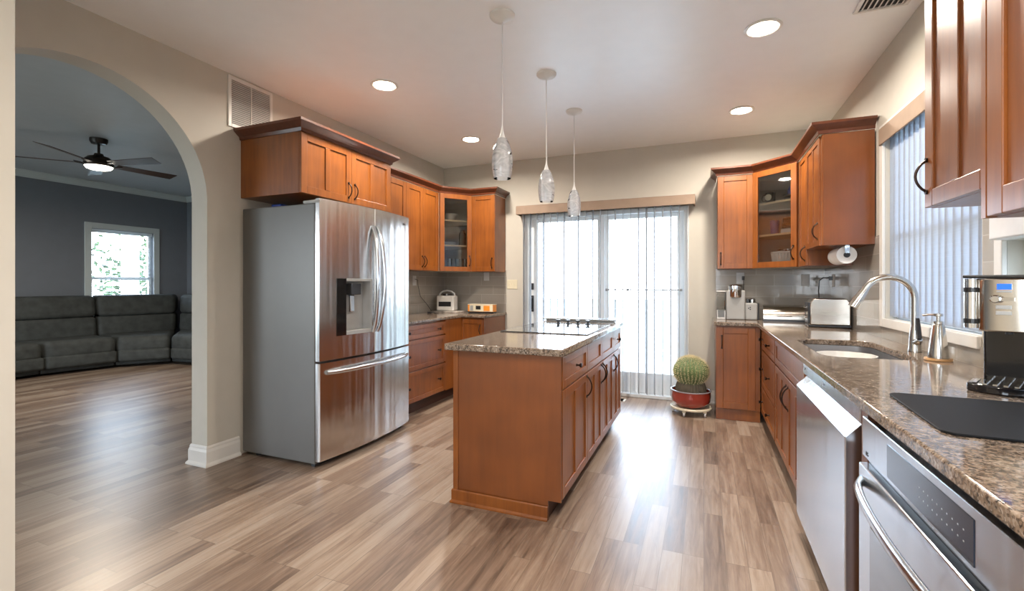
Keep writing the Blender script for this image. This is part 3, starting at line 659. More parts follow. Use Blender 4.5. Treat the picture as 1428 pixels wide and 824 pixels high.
m = MB(); m.ring(rings, cap=False); bv = [m.bm.verts.new(p) for p in rings[-1]]; m.bm.faces.new(bv)
bmesh.ops.remove_doubles(m.bm, verts=m.bm.verts, dist=1e-5)
m.done('basin', 'mirror', sk, smooth=True)
MB().lathe([(.045, .005), (.045, .008), (.036, .0085), (.03, .005), (0, .005)], (0, 0, 0), 24).done('drain', 'chrome', sk, smooth=True)
tag(MB().lathe([(0, 0), (.06, 0), (.068, .008), (.11, .09), (.135, .208), (.139, .213), (.131, .213), (.105, .09), (.06, .014), (0, .012)], (.715, 3.04, .6745), 44).done('mixing_bowl', 'ceramic', smooth=True), 'large white mixing bowl standing in the steel sink', 'bowl')

# ---------------------------------------------------------------- refrigerator
fr = thing('refrigerator', 'large stainless french door refrigerator with a water dispenser', 'refrigerator', (-2.47, 2.448, 0), R(90))
FW = 1.055
MB().box(0, FW, 0, .70, .03, 1.826).done('body', 'fside', fr, bevel=.006)
for x in (0, FW - .07): MB().box(x, x + .07, -.04, .11, 1.826, 1.850).done('hinge_cover', 'grey', fr, bevel=.008)
m = MB()
for x in (.06, FW - .06):
    for y in (.05, .6): m.cyl((x, y, 0), (x, y, .035), .022, seg=12)
m.done('feet', 'dark', fr)
MB().box(.03, FW - .03, .03, .06, .0, .04).done('kick_grille', 'dark', fr)
yc = FW / 2
def bow(x): return -.038 - .045 * (1 - ((x - yc) / yc) ** 2)
def curved(x0, x1, z0, z1, n=14, cut=None):
    m = MB(); xs = [x0 + (x1 - x0) * k / n for k in range(n + 1)]
    pts = [(x0, -.004)] + [(x0, bow(x0) + .008), (x0 + .006, bow(x0 + .006))] + [(x, bow(x)) for x in xs[1:-1]] + [(x1 - .006, bow(x1 - .006)), (x1, bow(x1) + .008)] + [(x1, -.004)]
    return m, pts
def door(x0, x1, z0, z1):
    m, pts = curved(x0, x1, z0, z1); m.prism(pts, z0, z1); return m
# left door with dispenser opening
DXa, DXb, DZa, DZb = .143, .496, .90, 1.31
m = MB()
for (a, b_, z0, z1) in ((.003, DXa, .738, 1.858), (DXb, yc - .003, .738, 1.858)):
    _, pts = curved(a, b_, z0, z1, 5); 
    n = 6; xs = [a + (b_ - a) * k / n for k in range(n + 1)]
    m.prism([(a, -.004)] + [(x, bow(x)) for x in xs] + [(b_, -.004)], z0, z1)
for z0, z1 in ((.738, DZa), (DZb, 1.858)):
    xs = [DXa + (DXb - DXa) * k / 8 for k in range(9)]; m.prism([(DXa, -.004)] + [(x, bow(x)) for x in xs] + [(DXb, -.004)], z0, z1)
bmesh.ops.remove_doubles(m.bm, verts=m.bm.verts, dist=1e-5)
dl = m.done('door', 'steel', fr, smooth=True, ang=25)
dr2 = door(yc + .003, FW - .003, .738, 1.858).done('door', 'steel', fr, smooth=True, ang=25)
fz = door(.003, FW - .003, .05, .722).done('freezer_drawer', 'steel', fr, smooth=True, ang=25)
# dispenser
dp = thing('tmp', 'x', 'x'); bpy.data.objects.remove(dp)
yb = bow(.32)
cp_ = MB().prism([(DXa, -.004), (DXa, bow(DXa) - .003), (DXa + .085, bow(DXa + .085) - .003), (DXa + .085, -.004)], DZa, DZb).done('dispenser_panel', 'black', dl)
m = MB(); xa = DXa + .085
m.box(xa, DXb, -.012, -.006, DZa, DZb); m.prism([(xa, -.012), (xa, bow(xa) - .004), (DXb, bow(DXb) - .004), (DXb, -.012)], DZa, DZa + .028)
m.prism([(xa, -.012), (xa, bow(xa) - .004), (DXb, bow(DXb) - .004), (DXb, -.012)], DZb - .02, DZb)
m.prism([(DXb - .022, -.012), (DXb - .022, bow(DXb) - .004), (DXb, bow(DXb) - .004), (DXb, -.012)], DZa + .028, DZb - .02)
m.done('dispenser_niche', 'grey', dl, bevel=.002)
MB().box(xa + .05, xa + .155, yb + .0, -.012, 1.19, 1.275).done('nozzle_block', 'dark', dl, bevel=.006)
MB().box(xa + .075, xa + .125, -.04, -.012, 1.06, 1.19).done('paddle', 'chrome', dl, bevel=.008)
def fhandle(x, s, par):
    pts = []
    for k in range(17):
        t = k / 16; z = .90 + .82 * t; o_ = math.sin(PI * t)
        pts.append((x + s * .028 * (1 - o_) * 0 + s * (.026 + .016 * o_), bow(x) - .004 - .062 * o_ ** .6, z))
    MB().tube(pts, .016, 12).done('handle', 'steelf', par, smooth=True)
fhandle(yc, -1, dl); fhandle(yc, 1, dr2)
pts = [(.06 + (FW - .12) * k / 16, bow(.06 + (FW - .12) * k / 16) - .004 - .045 * math.sin(PI * k / 16) ** .5, .655) for k in range(17)]
MB().tube(pts, .016, 12).done('handle', 'steelf', fz, smooth=True)
m = MB().lathe([(.011, 0), (.011, -.0012), (.0, -.0013)], (.945, bow(.945) - .0005, 1.79), 18, 'y'); m.done('logo_disc', 'txt', dr2)
text('LG', .024, 'txt', dr2, (.98, bow(.98) - .0015, 1.79), (R(90), 0, R(8)), 'logo')
tag(MB().box(-.05, .05, -.09, .09, 0, .035).done('storage_box', 'blue', bevel=.01, loc=(-2.93, 2.62, 1.8265)), 'small blue box lying on top of the refrigerator', 'box')

# ---------------------------------------------------------------- ceiling fittings
lights = [(-2.277, 2.953, 'warm recessed ceiling light in front of the refrigerator cabinet'), (.327, 3.155, 'recessed ceiling light nearest the sink window, biggest of the four in view'),
          (.306, 4.576, 'recessed ceiling light close to the right corner cabinets'), (-2.278, 4.403, 'recessed ceiling light close to the left back corner'),
          (-.45, .45, 'unseen recessed ceiling light added above and behind the camera'), (.1, -.4, 'unseen recessed ceiling light added behind the camera on the right'), (-1.2, -1.4, 'unseen recessed ceiling light added farthest behind the camera')]  # these three are out of view, added to light the near area
for x, y, lab in lights:
    t = thing('recessed_light', lab, 'ceiling light', (x, y, ZC - .012), group='recessed ceiling lights')
    n = 32
    MB().lathe([(.078, .001), (.078, .010), (.102, .0115), (.105, .006), (.088, .0)], (0, 0, 0), 32, cap=False).done('trim_ring', 'trim', t, smooth=True)
    MB().lathe([(0, .002), (.078, .002), (.078, .008), (0, .008)], (0, 0, 0), 32).done('diffuser', 'glow', t, smooth=True)
    l = bpy.data.lights.new('recessed_lamp', 'AREA'); l.shape = 'DISK'; l.size = .15; l.energy = LAMP; l.color = (1.0, .89, .77); l.spread = R(165)
    o = bpy.data.objects.new('recessed_lamp', l); COL.objects.link(o); o.parent = t; o.location = (0, 0, -.004)
pl = [(2.445, 'clear swirled glass pendant lamp nearest the camera over the island'), (3.253, 'clear swirled glass pendant lamp in the middle over the island'), (4.039, 'clear swirled glass pendant lamp farthest over the island')]
for k, (y, lab) in enumerate(pl):
    t = thing('pendant_lamp', lab, 'pendant lamp', (-1.065, y, 1.872), group='pendant lamps over the island')
    t.rotation_euler = (0, 0, 1.9 * k)
    top = ZC - 1.872
    MB().lathe([(0, top), (.072, top), (.072, top - .010), (.062, top - .022), (.03, top - .034), (.012, top - .042), (0, top - .043)], seg=32).done('canopy', 'satin', t, smooth=True)
    MB().cyl((0, 0, .28), (0, 0, top - .04), .0032, seg=8).done('cord', 'white', t)
    MB().lathe([(0, .30), (.004, .30), (.007, .27), (.016, .235), (.024, .222), (.0, .222)], seg=20).done('socket_cap', 'satin', t, smooth=True)
    pr = [(.026, .228), (.040, .20), (.053, .16), (.060, .11), (.060, .07), (.055, .03), (.049, .0)]
    g_ = MB().lathe(pr, seg=36, cap=False); g_.done('glass_shade', 'pend', t, smooth=True)
    MB().lathe([(0, .20), (.012, .20), (.013, .15), (.02, .12), (.016, .095), (0, .088)], seg=16).done('bulb', 'white', t, smooth=True)
av = thing('wall_vent', 'white louvred return air vent high on the left wall', 'vent', (XL, 2.5375, 2.42), R(90))
rect_frame(MB(), -.188, .188, 0, .372, .025, .025, .025, .025, -.012, 0).box(-.004, .004, -.011, -.002, .025, .347).done('frame', 'trim', av, bevel=.002)
MB().box(-.163, .163, -.003, -.0005, .025, .347).done('backing', 'grey', av)
m = MB()
for k in range(22):
    z = .032 + k * .0143
    for a, b_ in ((-.163, -.004), (.004, .163)): m.poly([(a, -.010, z), (b_, -.010, z), (b_, -.003, z + .009), (a, -.003, z + .009)], [(0, 1, 2, 3)])
m.done('louvres', 'trim', av)
cv = thing('ceiling_vent', 'white slatted ceiling register near the right wall', 'vent', (.93, 3.02, ZC - .012))
m = MB(); m.box(-.15, .10, -.17, -.145, 0, .012); m.box(-.15, .10, .145, .16, 0, .012); m.box(-.15, -.13, -.145, .145, 0, .012); m.box(.08, .10, -.145, .145, 0, .012); m.done('frame', 'trim', cv)
m = MB()
for k in range(8): x = -.12 + k * .026; m.poly([(x, -.145, .0), (x + .014, -.145, .010), (x + .014, .145, .010), (x, .145, 0)], [(0, 1, 2, 3)])
m.done('slats', 'trim', cv)
MB().box(-.13, .08, -.145, .145, .0105, .0115).done('backing', 'dark', cv)
fv = thing('floor_vent', 'white floor register in front of the patio door', 'vent', (-.95, 5.17, 0))
rect_frame(MB(), -.16, .16, 0, .006, .02, .02, 0, 0, -.06, .06).box(-.14, .14, -.06, -.04, 0, .006).box(-.14, .14, .04, .06, 0, .006).done('frame', 'trim', fv)
m = MB()
for k in range(9): m.box(-.14 + k * .033, -.128 + k * .033, -.04, .04, .0, .005)
m.done('slats', 'trim', fv)

# ---------------------------------------------------------------- outlets and switches
def plate(name, label, loc, rz, w_=.075, n=1, kind='outlet', horiz=False, mat='white'):
    t = thing(name, label, kind, loc, rz); h = .115
    W_, H_ = (w_ * n, h) if not horiz else (h, w_)
    MB().box(-W_ / 2, W_ / 2, -.006, 0, -H_ / 2, H_ / 2).done('cover_plate', mat, t, bevel=.003)
    for k in range(n):
        x = (k - (n - 1) / 2) * .06
        if kind == 'outlet': MB().box(-.018, .018, -.009, -.006, -.033, .033).done('socket', mat, t, bevel=.002)
        else: MB().box(x - .006, x + .006, -.014, -.006, -.012, .012).done('toggle', mat, t, bevel=.002)
    return t
plate('light_switch', 'double toggle light switch left of the patio door', (-2.215, YB, 1.266), 0, .068, 2, 'switch', mat='cream')
plate('wall_outlet', 'grey outlet on the back tiles above the orange radio', (-2.567, YB - .008, 1.37), 0, mat='lgrey')
plate('wall_outlet', 'outlet on the left tiles with a thin charging cord', (XL + .008, 4.70, 1.31), R(90), mat='lgrey')
plate('wall_outlet', 'outlet on the back tiles behind the grey coffee maker', (.35, YB - .008, 1.33), 0, mat='lgrey')
plate('wall_outlet', 'outlet on the back tiles above the bread box', (.93, YB - .008, 1.31), 0, mat='lgrey')
plate('wall_outlet', 'outlet on the right tiles with the black toaster plug', (XR - .008, 5.05, 1.30), R(-90), mat='white')
tag(MB().tube([(XL + .018, 4.70, 1.33), (XL + .05, 4.71, 1.32), (XL + .03, 4.75, 1.25), (XL + .03, 4.80, 1.12), (XL + .04, 4.93, 1.02), (XL + .05, 5.02, .93), (XL + .10, 5.0, .921), (XL + .2, 4.85, .921), (XL + .28, 4.8, .921)], .003, 8).done('charging_cord', 'dark', smooth=True), 'thin dark charging cord hanging from the left tile outlet', 'cord')
tag(MB().box(-.03, .03, -.02, .02, 0, .02).done('power_adapter', 'dark', bevel=.004, loc=(-3.02, 4.78, .9175)), 'small black adapter block lying on the left counter', 'adapter')
cord1 = (MB().box(-.012, .012, -.03, 0, 1.31, 1.35).tube([(0, -.028, 1.335), (0.005, -.06, 1.34), (.0, -.075, 1.30), (.0, -.07, 1.20), (0, -.06, 1.1)], .004, 8).done('power_cord', 'dark', loc=(.375, YB - .017, -.0), smooth=True))
cord2 = (MB().box(-.03, 0, -.012, .012, 1.305, 1.34).tube([(-.028, 0, 1.325), (-.07, .0, 1.33), (-.10, .0, 1.30), (-.11, -.02, 1.2), (-.11, -.06, 1.05), (-.10, -.12, .93), (-.1, -.2, .921)], .0045, 8).done('power_cord', 'dark', loc=(XR - .017, 5.05, 0), smooth=True))

# ---------------------------------------------------------------- left counter items
tv = tag(MB().box(-.20, .17, -.12, .12, 0, .018).done('trivet', 'mosaic', bevel=.003, loc=(-2.95, 5.12, .9175)), 'flat speckled trivet under the white portable speaker', 'trivet')
sp = thing('portable_speaker', 'white portable speaker with a carry handle on the trivet', 'speaker', (-2.985, 5.12, .936), R(8))
MB().box(-.115, .115, -.075, .075, 0, .19).done('body', 'ceramic', sp, bevel=.018, seg=4, smooth=True)
MB().box(-.085, .08, -.0775, -.073, .055, .115).done('front_grille', 'dark', sp, bevel=.004)
MB().tube([(-.1, 0, .185), (-.095, 0, .215), (-.06, 0, .24), (0, 0, .25), (.06, 0, .24), (.095, 0, .215), (.1, 0, .185)], .011, 8).done('handle', 'lgrey', sp, smooth=True)
MB().lathe([(0, .188), (.07, .188), (.06, .215), (0, .222)], seg=24).done('top_dome', 'dark', sp, smooth=True)
rd = thing('table_radio', 'orange and cream table radio with a dark display', 'radio', (-2.49, 5.12, .9175))
MB().box(-.175, .16, -.055, .055, .018, .105).done('body', 'orange', rd, bevel=.004)
MB().box(-.17, .165, -.05, .05, .0, .018).done('foot', 'dark', rd)
MB().box(-.15, .16, -.058, -.054, .022, .10).box(-.177, .162, -.057, .057, .102, .108).done('face_plate', 'cream', rd)
MB().box(-.065, .0, -.060, -.057, .045, .09).done('display', 'dark', rd)
MB().box(.04, .12, -.060, -.057, .03, .092).done('speaker_grille', 'orange', rd); MB().box(-.14, -.10, -.060, -.057, .03, .092).done('button_panel', 'grey', rd)
# ---------------------------------------------------------------- right counter items
cm = thing('coffee_maker', 'grey single-serve coffee maker with a clear water tank on the back counter', 'coffee maker', (.30, 5.17, .9175))
MB().box(-.095, .075, -.07, .13, 0, .29).done('body', 'grey', cm, bevel=.012, seg=3, smooth=True)
MB().box(.075, .185, -.05, .11, .0, .165).done('side_module', 'grey', cm, bevel=.012, seg=3, smooth=True)
MB().box(.185, .20, -.03, .11, .0, .165).done('rear_cover', 'dark', cm, bevel=.004)
MB().lathe([(.062, .22), (.066, .23), (.066, .315), (.07, .32), (.07, .335), (.055, .345), (.0, .347)], (-.01, -.03, 0), 28).done('brew_head', 'chrome', cm, smooth=True)
MB().box(-.18, -.10, -.05, .10, .01, .27).done('water_tank', 'clearp', cm, bevel=.01, seg=3)
MB().box(-.182, -.098, -.052, .102, .272, .285).box(-.18, -.10, -.05, .1, 0, .09).done('tank_lid', 'lgrey', cm, bevel=.004)
MB().lathe([(.028, .165), (.028, .2), (.02, .21), (0, .21)], (.145, .02, 0), 20).done('frother_cap', 'chrome', cm, smooth=True)
MB().box(.09, .115, -.01, .04, .166, .205).done('frother_lever', 'dark', cm)
m = MB()
for x, z in ((.105, .115), (.12, .125), (.12, .105)): m.lathe([(.006, -.001), (.006, -.0025), (0, -.003)], (x, -.0495, z), 10, 'y')
m.done('buttons', 'dark', cm)
bb = thing('bread_box', 'low stainless roll-top bread box behind the toaster', 'bread box', (.70, 5.11, .9175), R(-4))
MB().box(-.17, .18, -.115, .115, 0, .02).done('base', 'dark', bb)
MB().prism([(-.12, .02), (-.122, .06), (-.105, .10), (-.07, .13), (0, .15), (.115, .15), (.115, .02)], -.17, .18, 'x').done('body', 'steelp', bb, smooth=True, ang=60)
MB().tube([(-.06, -.125, .052), (-.05, -.14, .052), (.05, -.14, .052), (.06, -.125, .052)], .005, 8).done('handle', 'chrome', bb, smooth=True)
tp = thing('toaster', 'long stainless toaster with dark ends on the right counter', 'toaster', (.945, 4.545, .9175), R(-3))
MB().prism([(-.137, .02), (-.137, .20), (-.112, .235), (.112, .235), (.137, .20), (.137, .02)], -.10, .10, 'y').done('body', 'steelp', tp, bevel=.008, seg=3, smooth=True)
MB().box(-.152, -.138, -.085, .085, .03, .20).box(.137, .141, -.085, .085, .03, .19).box(-.15, .14, -.1, .1, .005, .02).done('end_caps', 'dark', tp, bevel=.004)
MB().box(-.105, .105, -.05, -.02, .2352, .2362).box(-.105, .105, .02, .05, .2352, .2362).done('slots', 'dark', tp)
MB().box(-.175, -.152, -.03, .03, .155, .168).done('lever', 'chrome', tp, bevel=.003)
MB().lathe([(.014, 0), (.014, -.012), (0, -.013)], (-.152, .0, .08), 16, 'x').done('dial', 'chrome', tp)
for o_, p_ in ((cord1, cm), (cord2, tp)):
    o_.parent = p_; o_.matrix_parent_inverse = (Matrix.Translation(p_.location) @ Matrix.Rotation(p_.rotation_euler[2], 4, 'Z')).inverted()
fc = thing('faucet', 'brushed nickel gooseneck kitchen faucet behind the sink', 'faucet', (1.02, 3.06, .9175))
MB().lathe([(0, 0), (.030, 0), (.030, .006), (.027, .02), (.025, .07), (.021, .11), (.016, .14), (.0, .14)], seg=28).done('base', 'nickel', fc, smooth=True)
rr = .112; pts = [(0, 0, .10), (0, 0, .20), (0, 0, .278)] + [(-rr + rr * math.cos(R(a)), 0, .278 + rr * math.sin(R(a))) for a in range(12, 157, 12)]
MB().tube(pts, .0165, 16).done('spout', 'nickel', fc, smooth=True)
e = pts[-1]; e2 = pts[-2]; dx, dz = e[0] - e2[0], e[2] - e2[2]; L_ = math.hypot(dx, dz); dx /= L_; dz /= L_
MB().tube([e, (e[0] + dx * .02, 0, e[2] + dz * .02), (e[0] + dx * .06, 0, e[2] + dz * .06), (e[0] + dx * .11, 0, e[2] + dz * .11)], [.0175, .020, .023, .025], 18).done('spray_head', 'nickel', fc, smooth=True)
MB().tube([(.0, -.01, .05), (.0, -.045, .055), (.0, -.062, .07)], [.018, .017, .012], 12).done('valve_body', 'nickel', fc, smooth=True)
MB().tube([(0, -.06, .075), (0, -.05, .12), (0, -.035, .175)], [.010, .010, .008], 10).done('lever', 'dark', fc, smooth=True)
sd = thing('soap_dispenser', 'tapered brushed steel soap dispenser on a round wooden coaster', 'soap dispenser', (1.0, 2.74, .9295))
tag(MB().lathe([(0, 0), (.050, 0), (.052, .004), (.050, .011), (0, .011)], (1.0, 2.74, .9175), 32).done('coaster', 'bamboo', smooth=True), 'round wooden coaster under the soap dispenser', 'coaster')
MB().lathe([(0, 0), (.039, 0), (.039, .012), (.022, .15), (.020, .155), (0, .156)], seg=32).done('bottle', 'nickel', sd, smooth=True)
MB().lathe([(.019, .156), (.019, .168), (.008, .172), (.008, .19), (.017, .192), (.017, .204), (0, .206)], seg=20).tube([(0, 0, .198), (-.03, .01, .199), (-.052, .018, .194)], .005, 8).done('pump', 'nickel', sd, smooth=True)
bt = MB().prism(rrect(-.24, .24, -.23, .225, .035), 0, .006).done('cutting_mat', 'rubber', bevel=.002, loc=(.772, 1.612, .9175), rot=(0, 0, R(-3)))
tag(bt, 'matte black rectangular mat lying on the granite near the brewer', 'mat')
# large brewer
bw = thing('coffee_brewer', 'tall black and stainless single-cup brewer with a blue display', 'coffee brewer', (.957, 2.045, .9175), R(-29))
MB().prism([(-.085, -.005), (.046, -.005), (.046, -.06), (.135, -.06), (.135, -.045), (.03, .125), (-.085, .125)], 0, .372).done('body', 'black', bw, bevel=.008, seg=3, smooth=True)
MB().prism([(-.128, -.075), (.135, -.075), (.135, -.045), (.03, .125), (-.128, .125)], .372, .382).done('lid', 'dark', bw, bevel=.004)
m = MB(); prf = [(-.09, -.004), (-.09, -.065), (-.07, -.083), (.02, -.087), (.048, -.078), (.048, -.004)]; m.prism(prf, .198, .370); m.done('front_panel', 'steelp', bw, bevel=.004, smooth=True, ang=50)
MB().lathe([(0, .205), (.022, .205), (.022, .37), (0, .37)], (-.107, -.045, 0), 24).done('side_column', 'chrome', bw, smooth=True)
for z in (.22, .325): MB().lathe([(.0, z), (.0235, z), (.0235, z + .016), (0, z + .016)], (-.107, -.045, 0), 20).done('column_band', 'dark', bw)
MB().box(-.045, -.012, -.0895, -.085, .335, .353).done('display', 'lcd', bw)
MB().box(-.046, -.012, -.0895, -.085, .325, .331).done('caption_bar', 'lgrey', bw, bevel=.002)
for z in (.253, .272): MB().box(-.048, -.012, -.0895, -.085, z, z + .012).done('button', 'lgrey', bw, bevel=.002)
MB().lathe([(.013, -.085), (.013, -.10), (.010, -.104), (0, -.104)], (-.048, 0, .304), 20, 'y').box(-.037, -.006, -.096, -.088, .298, .309).done('dial', 'chrome', bw, smooth=True)
MB().cyl((-.02, -.05, .205), (-.02, -.05, .19), .010, seg=14).done('nozzle', 'dark', bw)
m = MB(); tp_ = [(-.115, .0)] + [(-.115 + .16 * k / 10 + 0, -.10 - .035 * math.sin(PI * k / 10)) for k in range(11)] + [(.045, 0)]; m.prism(tp_, 0, .028); m.done('drip_tray', 'black', bw, bevel=.005, smooth=True)
m = MB()
for k in range(6): m.box(-.10 + k * .024, -.09 + k * .024, -.11, -.012, .028, .031)
m.done('tray_grate', 'chrome', bw)
# paper towel
pt = thing('paper_towel_holder', 'paper towel roll on a chrome holder under the shorter end cabinet', 'paper towel', (.945, 4.13, 1.547))
MB().box(-.014, .014, -.144, -.140, -.055, 0).box(-.014, .014, .138, .142, -.055, 0).box(-.014, .014, -.142, .142, -.004, 0).done('bracket', 'chrome', pt)
MB().lathe([(.018, -.13), (.062, -.13), (.062, .13), (.018, .13)], (0, 0, -.068), 36, 'y').done('roll', 'paper', pt, smooth=True)
MB().lathe([(0, -.139), (.020, -.139), (.020, .137), (0, .137)], (0, 0, -.068), 20, 'y').done('hole_shade', 'dark', pt, smooth=True)  # solid dark cylinder stands in for the shade inside the roll's hole
# ---------------------------------------------------------------- glass cabinet contents
def lath(name, label, cat, prof, loc, mat, seg=32, wob=None, rot=None):
    o = MB().lathe(prof, seg=seg, wob=wob).done(name, mat, smooth=True, loc=loc, rot=rot); return tag(o, label, cat)
bowl = [(0, 0), (.04, 0), (.045, .008), (.08, .05), (.092, .075), (.088, .075), (.075, .05), (.04, .014), (0, .012)]
lath('bowl', 'white speckled bowl on the top shelf of the left glass cabinet', 'bowl', bowl, (-2.84, 4.95, 2.0385), 'mosaic')
lath('glass_jar', 'clear glass jar on the middle shelf of the left glass cabinet', 'jar', [(0, 0), (.045, 0), (.045, .15), (.03, .17), (.03, .19), (0, .19)], (-2.74, 5.06, 1.7385), 'clearp')
for k, z in enumerate((0, .012, .024)): lath('plate', 'white plate in the left glass cabinet, ' + ('lowest', 'middle', 'topmost')[k] + ' of its stack', 'plate', [(0, 0), (.055, 0), (.10, .010), (.10, .0115), (.05, .003), (0, .003)], (-2.88, 4.96, 1.7385 + z), 'ceramic')
for k, (x, y) in enumerate(((-2.84, 4.92), (-2.77, 5.0), (-2.72, 5.09))): lath('drinking_glass', 'tall drinking glass on the floor of the left glass cabinet, ' + ('leftmost', 'middle', 'rightmost')[k] + ' of the row', 'glass', [(0, 0), (.028, 0), (.035, .14), (.033, .14), (.026, .006), (0, .006)], (x, y, 1.4385), 'clearp', 24)
k = thing('mug', 'black mug with a pale round emblem on the right glass cabinet top shelf', 'mug', (.585, 5.05, 2.0385), R(-30))
MB().lathe([(0, 0), (.038, 0), (.045, .02), (.045, .10), (.042, .10), (.042, .01), (0, .01)], seg=28).done('cup', 'black', k, smooth=True)
MB().tube([(-.043, 0, .085), (-.07, 0, .08), (-.078, 0, .05), (-.07, 0, .025), (-.043, 0, .02)], .006, 8).done('handle', 'black', k, smooth=True)
MB().lathe([(.03, -.043), (.03, -.047), (0, -.048)], (.0, 0, .052), 20, 'y').done('emblem', 'cream', k, smooth=True)
tag(MB().box(-.09, .09, -.06, .06, 0, .035).box(-.095, .095, -.065, .065, .05, .062).box(-.02, .02, -.02, .02, .035, .05).done('serving_stand', 'dark', loc=(.79, 4.96, 2.0385), rot=(0, 0, R(-45)), bevel=.004), 'low dark serving stand on the right glass cabinet top shelf', 'stand')
lath('teacup', 'patterned cup on the serving stand in the right glass cabinet', 'cup', [(0, 0), (.025, 0), (.045, .05), (.047, .07), (.044, .07), (.02, .006), (0, .006)], (.82, 4.93, 2.1015), 'mosaic')
lath('sugar_jar', 'small blue jar on the serving stand in the right glass cabinet', 'jar', [(0, 0), (.025, 0), (.028, .04), (.015, .06), (.012, .075), (0, .08)], (.745, 4.99, 2.1015), 'blue')
lath('tumbler', 'blue tumbler on the middle shelf of the right glass cabinet', 'tumbler', [(0, 0), (.035, 0), (.042, .13), (.038, .13), (.03, .006), (0, .006)], (.62, 5.03, 1.7385), 'blue')
for k, z in enumerate((0, .05, .10)): tag(MB().box(-.10 + .01 * k, .10 - .01 * k, -.07, .07, 0, .045).done('food_container', 'clearp' if k else 'lgrey', bevel=.008, loc=(.78, 4.96, 1.7385 + z), rot=(0, 0, R(-45))), 'food container in the right glass cabinet, ' + ('lowest', 'middle', 'topmost')[k] + ' of its stack', 'container')
lath('fluted_bowl', 'large white fluted souffle bowl at the bottom of the right glass cabinet', 'bowl', [(0, 0), (.115, 0), (.12, .01), (.135, .115), (.14, .12), (.14, .13), (.13, .13), (.125, .12), (.11, .012), (0, .012)], (.72, 4.99, 1.4385), 'ceramic', 72, wob=lambda a, h: 1 + (.02 * math.cos(36 * a) if .005 < h < .118 else 0))
lath('glass_stand', 'small glass cake stand inside the fluted bowl', 'stand', [(0, 0), (.05, 0), (.02, .01), (.02, .12), (.085, .13), (.085, .14), (0, .14)], (.72, 4.99, 1.4515), 'clearp')

# ---------------------------------------------------------------- cactus
dl_ = thing('plant_dolly', 'round cream plant dolly on casters under the cactus pot', 'plant dolly', (-.12, 4.92, 0))
MB().lathe([(.10, .055), (.185, .055), (.192, .062), (.192, .072), (.185, .078), (.17, .070), (.10, .070)], seg=48, cap=False).lathe([(0, .055), (.10, .055), (.10, .070), (0, .070)], seg=32).done('ring', 'cream', dl_, smooth=True)
for a in (250, 322, 34, 106, 178):
    x, y = .165 * math.cos(R(a)), .165 * math.sin(R(a))
    cs = MB().box(x - .012, x + .012, y - .012, y + .012, .038, .055).cyl((x - .015, y, .040), (x + .015, y, .040), .008, seg=10).done('caster', 'cream', dl_)
    MB().cyl((x - .009, y, .022), (x + .009, y, .022), .022, seg=20).done('wheel', 'lgrey', cs, smooth=True)
cc = thing('potted_cactus', 'round barrel cactus in a glazed red pot by the patio door', 'potted cactus', (-.12, 4.92, .0785))
MB().lathe([(0, 0), (.13, 0), (.15, .01), (.178, .05), (.185, .10), (.182, .14), (.186, .150), (.180, .155), (.172, .150), (.17, .10), (.0, .10)], seg=48).done('pot', 'red', cc, smooth=True)
MB().lathe([(.184, .147), (.189, .150), (.187, .157), (.178, .158), (.172, .150)], seg=48, cap=False).done('rim', 'clay', cc, smooth=True)
MB().lathe([(0, .10), (.168, .10), (.168, .125), (0, .13)], seg=32).done('soil', 'soil', cc)
NR = 30
wob = lambda a, h: 1 + .045 * math.cos(NR * a)
MB().lathe([(.134, .12), (.138, .15), (.134, .19), (.122, .225)], seg=120, wob=wob, cap=False).done('corky_base', 'cactusb', cc, smooth=True, ang=80)
prof = [(.122, .215)] + [(.158 * math.cos(R(a)), .335 + .138 * math.sin(R(a))) for a in range(-48, 86, 6)] + [(.01, .472), (0, .470)]
MB().lathe(prof, seg=180, wob=wob).done('body', 'cactus', cc, smooth=True, ang=80)
m = MB()
for i in range(NR):
    az = 2 * PI * i / NR
    for j in range(18):
        el = R(-44 + j * 7.4); r = .164 * math.cos(el); p = Vector((r * math.cos(az), r * math.sin(az), .335 + .138 * math.sin(el) + .003)); nrm = Vector((math.cos(el) * math.cos(az), math.cos(el) * math.sin(az), math.sin(el)))
        for q in range(5):
            d_ = (nrm + Vector([random.uniform(-.9, .9) for _ in range(3)])).normalized(); L_ = random.uniform(.018, .032)
            s1 = d_.orthogonal().normalized() * .0013; s2 = d_.cross(s1).normalized() * .0013
            m.poly([p + s1, p - s1 * .5 + s2, p - s1 * .5 - s2, p + d_ * L_], [(0, 1, 3), (1, 2, 3), (2, 0, 3)])
m.done('spines', 'spine', cc)['kind'] = 'stuff'

